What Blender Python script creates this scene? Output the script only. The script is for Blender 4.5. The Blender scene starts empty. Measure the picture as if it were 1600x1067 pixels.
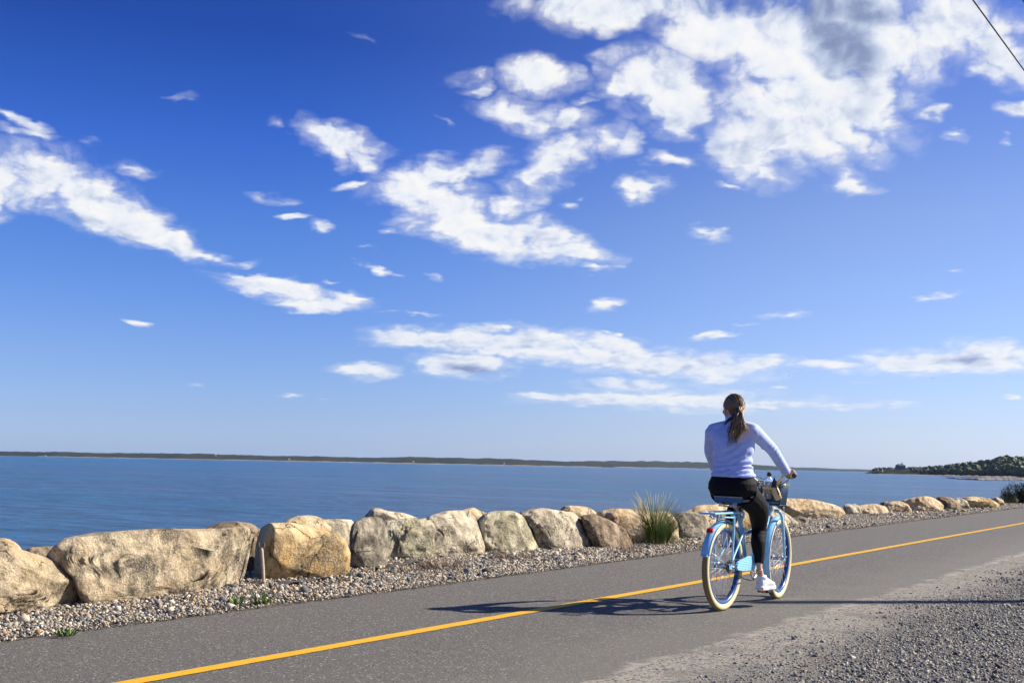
import bpy, bmesh, math, random
import numpy as np
from math import radians, degrees, sin, cos, tan, atan, atan2, pi, sqrt
from mathutils import Vector, Matrix
# ---------------------------------------------------------------- camera
SC = bpy.context.scene
FPX = 1800.0; TH = radians(33.3); RHO = radians(1.1); CH = 1.07; HY = 725.9
PIT = atan((HY-533.5)*cos(RHO)/FPX)
Fv = np.array([-sin(TH), cos(TH), 0.0]); Rv = np.array([cos(TH), sin(TH), 0.0]); Uv = np.array([0, 0, 1.0])
_f = Fv*cos(PIT)+Uv*sin(PIT); _u0 = -Fv*sin(PIT)+Uv*cos(PIT)
_r = Rv*cos(RHO)+_u0*sin(RHO); _u = _u0*cos(RHO)-Rv*sin(RHO)
CAM = np.array([0, 0, CH])
cd = bpy.data.cameras.new('camera'); cam = bpy.data.objects.new('camera', cd); SC.collection.objects.link(cam)
cd.sensor_width = 36; cd.lens = FPX/1600*36; cd.clip_start = 0.1; cd.clip_end = 60000
M = Matrix(((_r[0], _u[0], -_f[0], 0), (_r[1], _u[1], -_f[1], 0), (_r[2], _u[2], -_f[2], CH), (0, 0, 0, 1)))
cam.matrix_world = M
SC.camera = cam
SC.render.resolution_x = 1024; SC.render.resolution_y = 682
def ray(x, y): return _f+(x-800)/FPX*_r+(533.5-y)/FPX*_u
def G(x, y, z=0.0):
    d = ray(x, y); return CAM+(z-CH)/d[2]*d
def PZ(x, y, D):
    d = ray(x, y); return CAM+d/(d@Fv)*D
def dep(P): return float((np.array(P)-CAM)@Fv)
# ---------------------------------------------------------------- sun and sky
SUN_AZ = radians(43.5); SUN_EL = radians(35.0)      # direction to the sun, measured from +X towards +Y
sd = Vector((cos(SUN_AZ)*cos(SUN_EL), sin(SUN_AZ)*cos(SUN_EL), sin(SUN_EL)))
sl = bpy.data.lights.new('sun', 'SUN'); sl.energy = 5.0; sl.angle = radians(0.53); sl.color = (1.0, 0.925, 0.80)
so = bpy.data.objects.new('sun', sl); SC.collection.objects.link(so); so.rotation_euler = sd.to_track_quat('Z', 'Y').to_euler()
so.location = (20, 20, 20)
SC.view_settings.view_transform = 'Standard'; SC.view_settings.look = 'None'
SC.view_settings.exposure = 0.80; SC.view_settings.gamma = 1.0

class NT:
    def __init__(s, tree): s.t = tree; s.t.nodes.clear()
    def new(s, typ, **kw):
        n = s.t.nodes.new(typ)
        for k, v in kw.items(): setattr(n, k, v)
        return n
    def put(s, sock, v):
        if v is None: return
        if isinstance(v, bpy.types.NodeSocket): s.t.links.new(v, sock)
        else:
            if hasattr(sock.default_value, '__len__') and not hasattr(v, '__len__'): v = [v]*len(sock.default_value)
            if hasattr(v, '__len__') and len(sock.default_value) == 4 and len(v) == 3: v = (*v, 1)
            sock.default_value = v
    def math(s, op, a, b=None, c=None, clamp=False):
        n = s.new('ShaderNodeMath', operation=op, use_clamp=clamp)
        for i, v in enumerate((a, b, c)):
            if v is not None: s.put(n.inputs[i], v)
        return n.outputs[0]
    def vmath(s, op, a, b=None, out=0):
        n = s.new('ShaderNodeVectorMath', operation=op)
        s.put(n.inputs[0], a)
        if b is not None: s.put(n.inputs[3 if op == 'SCALE' else 1], b)
        return n.outputs['Value'] if op in ('LENGTH', 'DOT_PRODUCT', 'DISTANCE') else n.outputs[0]
    def map(s, vec, loc=(0, 0, 0), rot=(0, 0, 0), sca=(1, 1, 1), typ='POINT'):
        n = s.new('ShaderNodeMapping', vector_type=typ); s.put(n.inputs[0], vec)
        n.inputs[1].default_value = loc; n.inputs[2].default_value = rot; n.inputs[3].default_value = sca
        return n.outputs[0]
    def obj(s): return s.new('ShaderNodeTexCoord').outputs['Object']
    def noise(s, vec, scale=1, detail=4, rough=.55, dist=0, col=False, typ='FBM'):
        n = s.new('ShaderNodeTexNoise', noise_type=typ); s.put(n.inputs['Vector'], vec)
        s.put(n.inputs['Scale'], scale); n.inputs['Detail'].default_value = detail
        n.inputs['Roughness'].default_value = rough; n.inputs['Distortion'].default_value = dist
        return n.outputs['Color' if col else 0]
    def vor(s, vec, scale=1, feature='F1', out='Distance', rnd=1.0):
        n = s.new('ShaderNodeTexVoronoi', feature=feature); s.put(n.inputs['Vector'], vec)
        n.inputs['Scale'].default_value = scale; n.inputs['Randomness'].default_value = rnd
        return n.outputs[out]
    def ss(s, v, a, b, lo=0.0, hi=1.0):
        n = s.new('ShaderNodeMapRange', interpolation_type='SMOOTHSTEP'); s.put(n.inputs[0], v)
        for i, q in enumerate((a, b, lo, hi)): s.put(n.inputs[i+1], q)
        return n.outputs[0]
    def lin(s, v, a, b, lo=0.0, hi=1.0):
        n = s.new('ShaderNodeMapRange'); s.put(n.inputs[0], v)
        for i, q in enumerate((a, b, lo, hi)): s.put(n.inputs[i+1], q)
        return n.outputs[0]
    def ramp(s, fac, stops, interp='LINEAR'):
        n = s.new('ShaderNodeValToRGB'); s.put(n.inputs[0], fac); cr = n.color_ramp; cr.interpolation = interp
        while len(cr.elements) < len(stops): cr.elements.new(0.5)
        for e, (p, c) in zip(cr.elements, stops):
            e.position = p; e.color = (*c, 1) if len(c) == 3 else c
        return n.outputs[0]
    def mix(s, f, a, b, blend='MIX'):
        n = s.new('ShaderNodeMix', data_type='RGBA', blend_type=blend)
        s.put(n.inputs[0], f); s.put(n.inputs[6], a); s.put(n.inputs[7], b)
        return n.outputs[2]
    def bump(s, h, strength=.5, dist=.01, normal=None):
        n = s.new('ShaderNodeBump'); s.put(n.inputs['Height'], h); n.inputs['Strength'].default_value = strength
        n.inputs['Distance'].default_value = dist
        if normal is not None: s.put(n.inputs['Normal'], normal)
        return n.outputs[0]
    def attr(s, name, out='Fac'):
        n = s.new('ShaderNodeAttribute', attribute_name=name); return n.outputs[out]
    def out(s, shader):
        o = s.new('ShaderNodeOutputMaterial'); s.t.links.new(shader, o.inputs[0])
    def bsdf(s, color, rough=.6, normal=None, metal=0.0, spec=.5, **kw):
        n = s.new('ShaderNodeBsdfPrincipled'); s.put(n.inputs['Base Color'], color); s.put(n.inputs['Roughness'], rough)
        s.put(n.inputs['Metallic'], metal); s.put(n.inputs['Specular IOR Level'], spec)
        if normal is not None: s.put(n.inputs['Normal'], normal)
        for k, v in kw.items(): s.put(n.inputs[k], v)
        s.out(n.outputs[0]); return n
def mat(name):
    m = bpy.data.materials.new(name); m.use_nodes = True; return m, NT(m.node_tree)

# clouds: soft ellipses laid out in azimuth and elevation, broken up by fractal noise
CLOUDS = '''960 12 150 32 0 1;1100 40 110 45 25 1;1200 60 120 70 20 1.1;1330 50 150 90 0 1.2;1300 120 90 50 30 1;1480 40 130 60 0 1.1;1570 80 60 40 0 .9;1550 108 42 18 0 .8
1260 190 150 70 0 1.1;1170 235 70 55 20 1;1190 272 30 16 0 .8;1340 175 80 45 0 1;1250 140 100 40 0 .9;1400 190 25 18 0 .7;1140 292 28 7 0 .8
1040 135 85 52 20 1.1;1050 192 32 30 0 .9;960 145 35 35 0 .9;832 122 66 28 8 1;825 178 66 30 12 1.05;885 190 45 18 0 .8;958 225 42 30 0 .9
885 238 58 36 -25 1;850 275 62 28 -30 1;795 320 52 16 -12 .9;915 165 20 8 0 .6;1055 260 38 13 0 .8;1000 295 38 15 8 1;890 318 18 8 0 .6
1335 293 45 14 0 .8;1325 278 25 20 0 .5;1460 178 24 10 0 .9;1585 165 28 15 0 .9;1485 217 22 7 20 .55;1585 214 12 5 0 .5
20 180 55 13 35 .7;35 210 52 12 15 .7;60 275 115 42 8 1;165 330 110 36 20 1.1;245 370 85 20 22 1;330 402 65 7 8 .7;200 272 42 13 10 .7;140 235 22 12 0 .5;-40 290 90 50 0 1.1
535 225 66 25 12 1;577 247 28 16 35 .8;440 200 25 8 20 .5;550 283 30 6 -5 .6;440 303 36 9 5 .45;452 341 26 7 0 .8;505 355 18 11 0 .9
690 262 88 24 -8 1;660 295 80 24 0 1;700 332 80 38 15 1.1;760 368 90 30 12 1.1;850 372 60 28 15 1;890 397 75 20 5 1;940 422 28 6 0 .8;620 355 18 9 0 .6;
600 425 30 7 22 .8;560 413 12 4 0 .5;685 438 11 7 0 .6;575 390 15 4 0 .4;440 453 85 14 8 .95;500 474 72 11 3 .9;545 466 38 8 6 .8;385 432 55 5 5 .55;515 440 16 4 0 .6
220 502 18 8 10 .9;720 118 34 13 0 .5;735 135 18 12 0 .5;702 190 7 9 0 .4;572 62 12 7 0 .4;285 147 26 5 0 .4;940 480 27 10 -20 .8;925 489 14 3 0 .5
1225 488 44 10 -5 .85;1112 526 33 6 0 .9;1160 505 20 3 0 .5;1108 368 32 8 10 .7;1505 423 14 5 0 .6;1455 463 36 5 -4 .85;938 518 14 5 0 .6;963 520 14 5 0 .7
680 527 100 17 0 .95;770 512 66 9 0 .8;830 541 150 24 3 1;960 552 130 28 8 1;1080 572 130 21 3 .95;1190 570 80 14 0 .8;1300 570 100 12 0 .7;1430 562 110 20 -4 1;1540 561 110 23 0 1.1;1640 560 60 24 0 1
725 568 72 18 3 1.25;568 578 52 14 3 1.2;655 578 14 3 0 .5;865 618 62 8 4 1.1;960 622 140 11 0 .85;1060 622 140 20 0 .8;1150 632 120 14 0 .75;1300 632 110 9 1 .9;1000 604 110 12 0 .65
457 616 17 4 0 .7;503 621 10 2 0 .4;310 600 12 3 0 .4;1585 617 22 4 0 .7;1210 605 12 3 0 .5;650 488 30 3 0 .5;610 487 16 2 0 .35;1360 597 26 3 0 .4'''
SHADE = '1255 5 120 36 6 1;1315 68 70 38 40 1;1180 0 90 26 0 1;1395 22 70 24 0 .7;1140 245 40 30 20 .3;735 578 62 9 3 .9;1490 563 80 9 0 .6;700 555 60 8 0 .3;580 586 40 5 0 .3;1050 578 100 8 0 .25;900 560 90 8 0 .25;130 345 110 10 20 .35;1370 150 60 20 0 .2'
def azel(x, y):
    d = ray(x, y); d = d/np.linalg.norm(d)
    return np.array([atan2(-(d[0]*Rv[0]+d[1]*Rv[1]), d[0]*Fv[0]+d[1]*Fv[1]), math.asin(d[2])])*np.array([-1, 1])
W = bpy.data.worlds.new('World'); SC.world = W; W.use_nodes = True
nt = NT(W.node_tree)
gen = nt.new('ShaderNodeTexCoord').outputs['Generated']
sky = nt.new('ShaderNodeTexSky', sky_type='NISHITA', sun_disc=False)
sky.sun_elevation = SUN_EL; sky.sun_rotation = radians(90)-SUN_AZ
sky.altitude = 0; sky.air_density = 1.0; sky.dust_density = 0.35; sky.ozone_density = 2.5
skc = sky.outputs[0]
def tint(stops): return nt.ramp(sx.outputs[2], [(p, tuple(v/4 for v in c)) for p, c in stops])
sx = nt.new('ShaderNodeSeparateXYZ'); nt.put(sx.inputs[0], gen)
dR = nt.vmath('DOT_PRODUCT', gen, tuple(Rv)); dF = nt.vmath('DOT_PRODUCT', gen, tuple(Fv))
azn = nt.math('ARCTAN2', dR, dF); eln = nt.math('ARCSINE', sx.outputs[2])
tl = tint([(0.0, (1.25, 1.7, 3.3)), (.038, (1.17, 1.48, 2.72)), (.085, (1.1, 1.41, 2.46)), (.19, (.77, 1.23, 2.43)), (.267, (.44, .91, 2.37)), (.35, (.25, .60, 1.80)), (.6, (.35, .65, 1.6))])
tr = tint([(0.0, (1.5, 1.8, 3.1)), (.033, (1.57, 1.74, 2.69)), (.21, (1.62, 1.66, 2.28)), (.35, (.95, 1.2, 2.3)), (.6, (.6, .9, 1.8))])
tn = nt.mix(nt.ss(azn, radians(-14), radians(19)), tl, tr)
skyc = nt.vmath('SCALE', nt.vmath('MULTIPLY', skc, tn), 2.4)
cb = nt.new('ShaderNodeCombineXYZ'); nt.put(cb.inputs[0], azn); nt.put(cb.inputs[1], eln)
ae0 = cb.outputs[0]
# flatten the noise towards the horizon as for a cloud layer seen at a slant
flat = nt.math('DIVIDE', 1.0, nt.math('ADD', sx.outputs[2], .16))
lx = nt.math('MULTIPLY', dR, flat)
ly = nt.math('MULTIPLY', nt.math('MULTIPLY', dF, flat), 1.0)
cb2 = nt.new('ShaderNodeCombineXYZ'); nt.put(cb2.inputs[0], lx); nt.put(cb2.inputs[1], ly)
layer = cb2.outputs[0]
warp = nt.noise(layer, 4.5, 4, .6, col=True)
wv = nt.vmath('SUBTRACT', warp, (.5, .5, .5))
wsc = nt.math('MULTIPLY_ADD', nt.math('MAXIMUM', eln, 0.0), .15, .010)
cbw = nt.vmath('MULTIPLY', nt.vmath('SCALE', wv, wsc), (1.6, 1.0, 0))
ae = nt.vmath('ADD', ae0, cbw)
def blobs(txt, vec, grow):
    acc = None
    for it in txt.replace('\n', ';').split(';'):
        q = [float(v) for v in it.split()]
        if len(q) < 6: continue
        x, y, rx, ry, rot, st = q; a = radians(-rot)
        c0 = azel(x, y); e1 = azel(x+cos(a)*rx, y-sin(a)*rx)-c0; e2 = azel(x+sin(a)*ry, y+cos(a)*ry)-c0
        s1, s2 = np.linalg.norm(e1)*grow, np.linalg.norm(e2)*grow
        mp = nt.map(vec, (c0[0], c0[1], 0), (0, 0, atan2(e1[1], e1[0])), (s1, s2, 1), 'TEXTURE')
        g = nt.new('ShaderNodeTexGradient', gradient_type='SPHERICAL'); nt.put(g.inputs[0], mp)
        v = nt.math('MULTIPLY', g.outputs[1], st)
        acc = v if acc is None else nt.math('ADD' if False else 'MAXIMUM', acc, v)
    return acc
blob = blobs(CLOUDS, ae, 1.48)
shd = blobs(SHADE, ae0, 1.75)
vv = nt.math('MULTIPLY', nt.math('LOGARITHM', nt.math('ADD', nt.math('MAXIMUM', sx.outputs[2], 0.0), .10), 2.718), .44)
cb3 = nt.new('ShaderNodeCombineXYZ'); nt.put(cb3.inputs[0], azn); nt.put(cb3.inputs[1], vv)
lay2 = nt.vmath('ADD', cb3.outputs[0], nt.vmath('SCALE', wv, .030))
def cloudnoise(off, full):
    v = lay2 if off is None else nt.vmath('ADD', lay2, off)
    f = nt.noise(v, 15, 10 if full else 5, .68)
    w = nt.math('ABSOLUTE', nt.math('MULTIPLY_ADD', nt.noise(v, 24, 0, .5), 2.0, -1.0))
    w2 = nt.math('ABSOLUTE', nt.math('MULTIPLY_ADD', nt.noise(nt.vmath('ADD', v, (3, 1, 2)), 55, 1, .5), 2.0, -1.0))
    w = nt.math('ADD', nt.math('MULTIPLY', nt.math('SUBTRACT', w, .25), .75), nt.math('MULTIPLY', nt.math('SUBTRACT', w2, .25), .42))
    return nt.math('ADD', nt.math('MULTIPLY', nt.math('SUBTRACT', f, .5), 1.65), w)
fb = cloudnoise(None, True)
fb2 = cloudnoise((.0065, .0075, 0), False)
big = nt.noise(lay2, 6, 4, .55)
dens = nt.math('ADD', nt.math('MULTIPLY', blob, 1.15), fb)
dens = nt.math('ADD', dens, nt.math('MULTIPLY', nt.math('SUBTRACT', big, .5), .25))
gate = nt.math('MULTIPLY', nt.ss(blob, .02, .2), nt.ss(blob, .0, .62, .35, 1.0))
alpha = nt.math('MULTIPLY', nt.math('MAXIMUM', nt.ss(dens, .10, .74), nt.ss(dens, -.16, .55, 0, .45)), gate)
relief = nt.math('SUBTRACT', fb, fb2)
core = nt.ss(dens, .40, 1.15)
br = nt.math('ADD', .85, nt.math('MULTIPLY', relief, .66))
br = nt.math('ADD', br, nt.math('MULTIPLY', nt.math('SUBTRACT', .5, core), .10))
br = nt.math('ADD', br, nt.math('MULTIPLY', nt.math('SUBTRACT', nt.noise(lay2, 11, 3, .5), .5), .55))
br = nt.math('SUBTRACT', br, nt.math('MULTIPLY', nt.ss(nt.math('ADD', shd, nt.math('MULTIPLY', nt.math('SUBTRACT', big, .5), .16)), .0, .88), .58))
ccol = nt.ramp(nt.math('MAXIMUM', br, 0.0), [(0.0, (.20, .26, .44)), (.28, (.30, .37, .58)), (.55, (.56, .64, .83)), (.80, (.88, .92, 1.0)), (1.0, (1.0, 1.0, 1.0))])
cgain = nt.vmath('SCALE', ccol, 9.4)
lowmix = nt.ss(eln, .02, .16, .80, 1.0)
final = nt.mix(nt.math('MULTIPLY', alpha, lowmix), skyc, cgain)
bg = nt.new('ShaderNodeBackground'); nt.put(bg.inputs[0], final); bg.inputs[1].default_value = 0.0575
wo = nt.new('ShaderNodeOutputWorld'); nt.t.links.new(bg.outputs[0], wo.inputs[0])
W.cycles.sampling_method = 'MANUAL'; W.cycles.sample_map_resolution = 512
SC.cycles.max_bounces = 8; SC.cycles.transparent_max_bounces = 12; SC.cycles.volume_bounces = 1
SC.cycles.use_denoising = True
# ---------------------------------------------------------------- helpers
rng = np.random.default_rng(7)
def _hash(i, j, k, seed):
    h = (i*374761393+j*668265263+k*2147483647+seed*974711) & 0xFFFFFFFF
    h = ((h ^ (h >> 13))*1274126177) & 0xFFFFFFFF
    h = ((h ^ (h >> 16))*2246822519) & 0xFFFFFFFF
    return ((h ^ (h >> 15)) & 0xFFFFFF)/float(0xFFFFFF)
def vnoise(P, seed=0):
    P = np.asarray(P, float); I = np.floor(P).astype(np.int64); F = P-I; F = F*F*F*(F*(F*6-15)+10)
    r = np.zeros(len(P))
    for dx in (0, 1):
        wx = F[:, 0] if dx else 1-F[:, 0]
        for dy in (0, 1):
            wy = F[:, 1] if dy else 1-F[:, 1]
            for dz in (0, 1):
                wz = F[:, 2] if dz else 1-F[:, 2]
                r += wx*wy*wz*_hash(I[:, 0]+dx, I[:, 1]+dy, I[:, 2]+dz, seed)
    return r*2-1
def fbm(P, oct=4, seed=0, gain=.5, ridged=False):
    a = 1.0; r = 0; P = np.asarray(P, float); s = 0
    for o in range(oct):
        n = vnoise(P*(2.03**o)+17.3*o, seed+o)
        if ridged: n = 1-2*np.abs(n)
        r = r+a*n; s += a; a *= gain
    return r/s
def tag(o, label=None, cat=None, group=None, kind=None):
    if label: o['label'] = label
    if cat: o['category'] = cat
    if group: o['group'] = group
    if kind: o['kind'] = kind
    return o
def empty(name, loc=(0, 0, 0), parent=None):
    o = bpy.data.objects.new(name, None); SC.collection.objects.link(o); o.location = tuple(loc); o.empty_display_size = .1
    if parent: o.parent = parent
    return o
def mesh(name, V, F, m, parent=None, smooth=True, local=False):
    """V in world space; stored relative to the parent thing's empty."""
    me = bpy.data.meshes.new(name); V = np.asarray(V, float)
    if parent is not None and not local:
        root = parent
        off = np.zeros(3)
        while root is not None: off += np.array(root.location); root = root.parent
        V = V-off
    if isinstance(F, np.ndarray):
        nf, k = F.shape
        me.vertices.add(len(V)); me.vertices.foreach_set('co', V.astype(np.float32).ravel())
        me.loops.add(nf*k); me.loops.foreach_set('vertex_index', F.astype(np.int32).ravel())
        me.polygons.add(nf); me.polygons.foreach_set('loop_start', np.arange(0, nf*k, k, dtype=np.int32))
        me.polygons.foreach_set('loop_total', np.full(nf, k, dtype=np.int32)); me.update(calc_edges=True)
    else:
        me.from_pydata([tuple(v) for v in V], [], F)
    me.validate()
    if smooth: me.polygons.foreach_set('use_smooth', np.ones(len(me.polygons), dtype=bool))
    if m is not None: me.materials.append(m)
    o = bpy.data.objects.new(name, me); SC.collection.objects.link(o)
    if parent is not None: o.parent = parent
    return o
def pattr(o, name, vals):
    a = o.data.attributes.new(name, 'FLOAT', 'FACE'); a.data.foreach_set('value', np.asarray(vals, np.float32))
def grid_faces(n, m, wrap=False):
    i = np.arange(n-1)[:, None]; j = np.arange(m if wrap else m-1)[None, :]
    j2 = (j+1) % m
    return np.stack([i*m+j, i*m+j2, (i+1)*m+j2, (i+1)*m+j], -1).reshape(-1, 4)
def ico(sub):
    bm = bmesh.new(); bmesh.ops.create_icosphere(bm, subdivisions=sub, radius=1)
    V = np.array([v.co[:] for v in bm.verts]); F = np.array([[v.index for v in f.verts] for f in bm.faces]); bm.free(); return V, F
ICO = {k: ico(k) for k in (1, 2, 3, 4, 5, 6)}
# ---------------------------------------------------------------- materials of the setting
asphalt, n = mat('asphalt')
P = n.obj()
f = n.noise(P, 105, 4, .85); f2 = n.noise(P, 60, 2, .6); bigv = n.noise(P, .55, 4, .6); v = n.vor(P, 100, out='Color')
sv = n.new('ShaderNodeSeparateColor'); n.put(sv.inputs[0], v)
c = n.ramp(f, [(.36, (.022, .021, .019)), (.5, (.098, .091, .080)), (.63, (.27, .25, .222))])
c = n.mix(n.ss(sv.outputs[0], .93, .97), c, (.36, .34, .30))
c = n.mix(n.ss(sv.outputs[1], .90, .96), c, (.030, .030, .032))
c = n.mix(n.lin(bigv, .3, .7, 0, .35), c, (.135, .125, .108))
# paler, dustier worn surface towards the gravel shoulder
sp = n.new('ShaderNodeSeparateXYZ'); n.put(sp.inputs[0], P)
dust = n.math('ADD', sp.outputs[0], n.math('MULTIPLY', n.math('SUBTRACT', n.noise(P, 1.6, 5, .6), .5), 1.3))
c = n.mix(n.ss(dust, -4.1, -2.9, 0, .30), c, (.24, .22, .18))
dust2 = n.math('ADD', sp.outputs[0], n.math('MULTIPLY', n.math('SUBTRACT', n.noise(P, 3.5, 7, .7), .5), .75))
c = n.mix(n.ss(dust2, -2.96, -2.80, 0, .95), c, n.ramp(n.noise(P, 120, 3, .8), [(.3, (.22, .20, .165)), (.7, (.48, .44, .37))]))
h = n.math('ADD', f, n.math('MULTIPLY', f2, .6))
n.bsdf(c, .88, n.bump(h, .9, .006), spec=.3)
paint, n = mat('yellow_paint')
P = n.obj()
wr = n.noise(P, 120, 3, .7); w2 = n.noise(P, 9, 5, .7)
c = n.mix(n.ss(wr, .56, .70), (.70, .385, .010), (.22, .16, .08))
c = n.mix(n.ss(w2, .5, .8, 0, .5), c, (.54, .32, .04))
n.bsdf(c, .6, n.bump(wr, .5, .004), spec=.3)
sand, n = mat('sand_and_grit')
P = n.obj()
a1 = n.noise(P, 60, 4, .8); a2 = n.noise(P, 2.2, 6, .65); a3 = n.vor(P, 75, out='Color')
s3 = n.new('ShaderNodeSeparateColor'); n.put(s3.inputs[0], a3)
c = n.ramp(a1, [(.25, (.16, .145, .12)), (.5, (.35, .315, .255)), (.75, (.52, .47, .39))])
c = n.mix(n.ss(s3.outputs[0], .72, .8), c, (.10, .105, .115))
c = n.mix(n.ss(a2, .5, .65, 0, .6), c, (.17, .16, .145))
sp = n.new('ShaderNodeSeparateXYZ'); n.put(sp.inputs[0], P)
far_ = n.math('ADD', sp.outputs[0], n.math('MULTIPLY', n.math('SUBTRACT', n.noise(P, 1.3, 6, .7), .5), 1.6))
dk = n.ramp(n.noise(P, 85, 4, .8), [(.3, (.045, .044, .042)), (.5, (.12, .115, .105)), (.7, (.26, .245, .22))])
c = n.mix(n.ss(far_, -2.65, -1.9, 0, .85), c, dk)
n.bsdf(c, .95, n.bump(n.math('ADD', a1, s3.outputs[1]), 1.0, .012), spec=.2)
earth, n = mat('earth_under_gravel')
P = n.obj(); a1 = n.noise(P, 40, 5, .7)
n.bsdf(n.ramp(a1, [(.3, (.06, .052, .042)), (.7, (.20, .18, .15))]), .95, n.bump(a1, .8, .02), spec=.2)
def stone_mat(name, stops):
    m, n = mat(name)
    a = n.attr('tone'); P = n.obj(); g = n.noise(P, 260, 3, .6)
    c = n.ramp(a, stops, 'CONSTANT')
    c = n.mix(n.lin(g, .35, .65, 0, .35), c, (.05, .05, .05), 'MIX')
    n.bsdf(c, .8, n.bump(g, .4, .003), spec=.35); return m
pebble_m = stone_mat('beach_pebbles', [(0, (.30, .265, .205)), (.12, (.115, .12, .13)), (.25, (.62, .53, .39)), (.40, (.36, .28, .195)), (.52, (.065, .07, .075)), (.63, (.74, .66, .52)), (.70, (.26, .25, .235)), (.78, (.50, .32, .15)), (.84, (.46, .39, .29)), (.94, (.15, .12, .095))])
crush_m = stone_mat('crushed_stone', [(0, (.21, .20, .18)), (.18, (.095, .097, .10)), (.34, (.31, .295, .26)), (.50, (.15, .145, .14)), (.62, (.46, .43, .37)), (.76, (.05, .053, .06)), (.86, (.42, .31, .20)), (.91, (.35, .33, .29))])
water_m, n = mat('sea_water')
P = n.obj()
Pr = n.map(P, rot=(0, 0, radians(-35)), sca=(1, .45, 1))
w1 = n.noise(Pr, 1.5, 6, .68, dist=.3); w2 = n.noise(Pr, .16, 4, .55); w3 = n.noise(n.map(P, rot=(0, 0, radians(-33)), sca=(.35, 1, 1)), .022, 4, .6)
hgt = n.math('ADD', n.math('MULTIPLY', w1, .50), n.math('MULTIPLY', w2, .9))
patch = n.ss(w3, .42, .62)
cdist = n.vmath('LENGTH', P)
c = n.mix(patch, (.003, .042, .145), (.009, .100, .205))
ws = n.noise(n.map(P, rot=(0, 0, radians(-33)), sca=(.22, 1, 1)), 1.1, 5, .7)
ws2 = n.noise(n.map(P, rot=(0, 0, radians(-40)), sca=(.15, 1, 1)), .12, 6, .75)
c = n.mix(n.ss(ws2, .50, .60, 0, .7), c, (.030, .135, .27)); c = n.mix(n.ss(ws2, .36, .44, .7, 0), c, (.004, .036, .10))
c = n.mix(n.ss(ws, .48, .60, 0, .9), c, (.020, .130, .31)); c = n.mix(n.ss(ws, .34, .44, .8, 0), c, (.003, .022, .062))  # bright ripples and dark troughs painted into the base colour
nb = n.new('ShaderNodeBump'); n.put(nb.inputs['Height'], hgt); nb.inputs['Strength'].default_value = 1.0
nb.inputs['Distance'].default_value = 2.8
n.bsdf(c, n.lin(patch, 0, 1, .19, .24), nb.outputs[0], spec=.15, IOR=1.33)
wood_far, n = mat('far_woodland')
P = n.obj(); a1 = n.noise(P, .03, 5, .75); a2 = n.noise(P, .006, 3, .6)
c = n.ramp(a1, [(.3, (.010, .016, .012)), (.55, (.026, .034, .018)), (.75, (.055, .062, .028))])
c = n.mix(n.ss(a2, .5, .65, 0, .5), c, (.050, .040, .024))
n.bsdf(c, .95, None, spec=.1)
beach_m, n = mat('beach_sand')
a1 = n.noise(n.obj(), .05, 4, .6)
n.bsdf(n.ramp(a1, [(.35, (.10, .085, .065)), (.65, (.36, .30, .23))]), .95, spec=.1)
# ---------------------------------------------------------------- setting
def curve(pts, ys):
    p = np.array(pts); return np.interp(ys, p[:, 1], p[:, 0])
EDGE_L = [(-6.15, -60), (-6.15, 4), (-6.17, 8.5), (-6.28, 14), (-6.46, 18.3), (-6.6, 26), (-6.72, 41), (-6.75, 70), (-2, 120)]
EDGE_R = [(-2.86, -60), (-2.88, 5.5), (-2.84, 10), (-2.8, 17), (-2.85, 30), (-2.9, 60), (2, 120)]
LINE_C = [(-4.6, -60), (-4.6, 3.7), (-4.6, 6.6), (-4.57, 10), (-4.6, 14), (-4.62, 28), (-4.75, 60), (0, 120)]
def ribbon(name, L, R, ys, z, m, jl=0, jr=0, cols=2, fine=1.0):
    xl = curve(L, ys); xr = curve(R, ys)
    if jl: xl = xl+jl*fbm(np.c_[ys*5*fine, ys*0, ys*0], 4, 3)
    if jr: xr = xr+jr*fbm(np.c_[ys*5*fine, ys*0+9, ys*0], 5, 8)
    t = np.linspace(0, 1, cols)
    X = xl[:, None]*(1-t)+xr[:, None]*t; Y = np.repeat(ys[:, None], cols, 1)
    return mesh(name, np.stack([X.ravel(), Y.ravel(), np.full(X.size, z)], -1), grid_faces(len(ys), cols), m, smooth=False)
ys = np.r_[np.arange(-60, 0, 1.0), np.arange(0, 40, .03), np.arange(40, 120.1, .5)]
# ground: one sheet with a slope down to the sea on the left
gx = np.array([-13.5, -12, -10.4, -9.2, -8.2, -7.0, -3, 0, 10, 60, 400, 3000.])
gz = np.array([-3.2, -2.5, -1.4, -.45, -.03, -.012, -.012, -.012, -.012, 0, .5, 1.0])
gy = np.array([-500, -60, 0, 10, 20, 40, 80, 160, 400, 900.])
GX, GY = np.meshgrid(gx, gy, indexing='ij'); GZ = np.repeat(gz[:, None], len(gy), 1)
tag(mesh('ground', np.stack([GX.ravel(), GY.ravel(), GZ.ravel()], -1), grid_faces(len(gx), len(gy)), earth), kind='structure')
shoulder_R = [(3.5, -60), (3.5, 120)]
SH_L = [(x-.25, y) for x, y in EDGE_R]
tag(ribbon('gravel_shoulder', SH_L, [(14, -60), (14, 120)], ys[::8], -.0015, sand, cols=3), kind='structure')
tag(ribbon('path', EDGE_L, [(x-.02, y) for x, y in EDGE_R], ys, 0.0, asphalt, jl=.025, jr=.10), kind='structure')
tag(ribbon('yellow_line', [(x-.055, y) for x, y in LINE_C], [(x+.055, y) for x, y in LINE_C], ys, .004, paint, jl=.006, jr=.006, fine=3), kind='structure')
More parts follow.
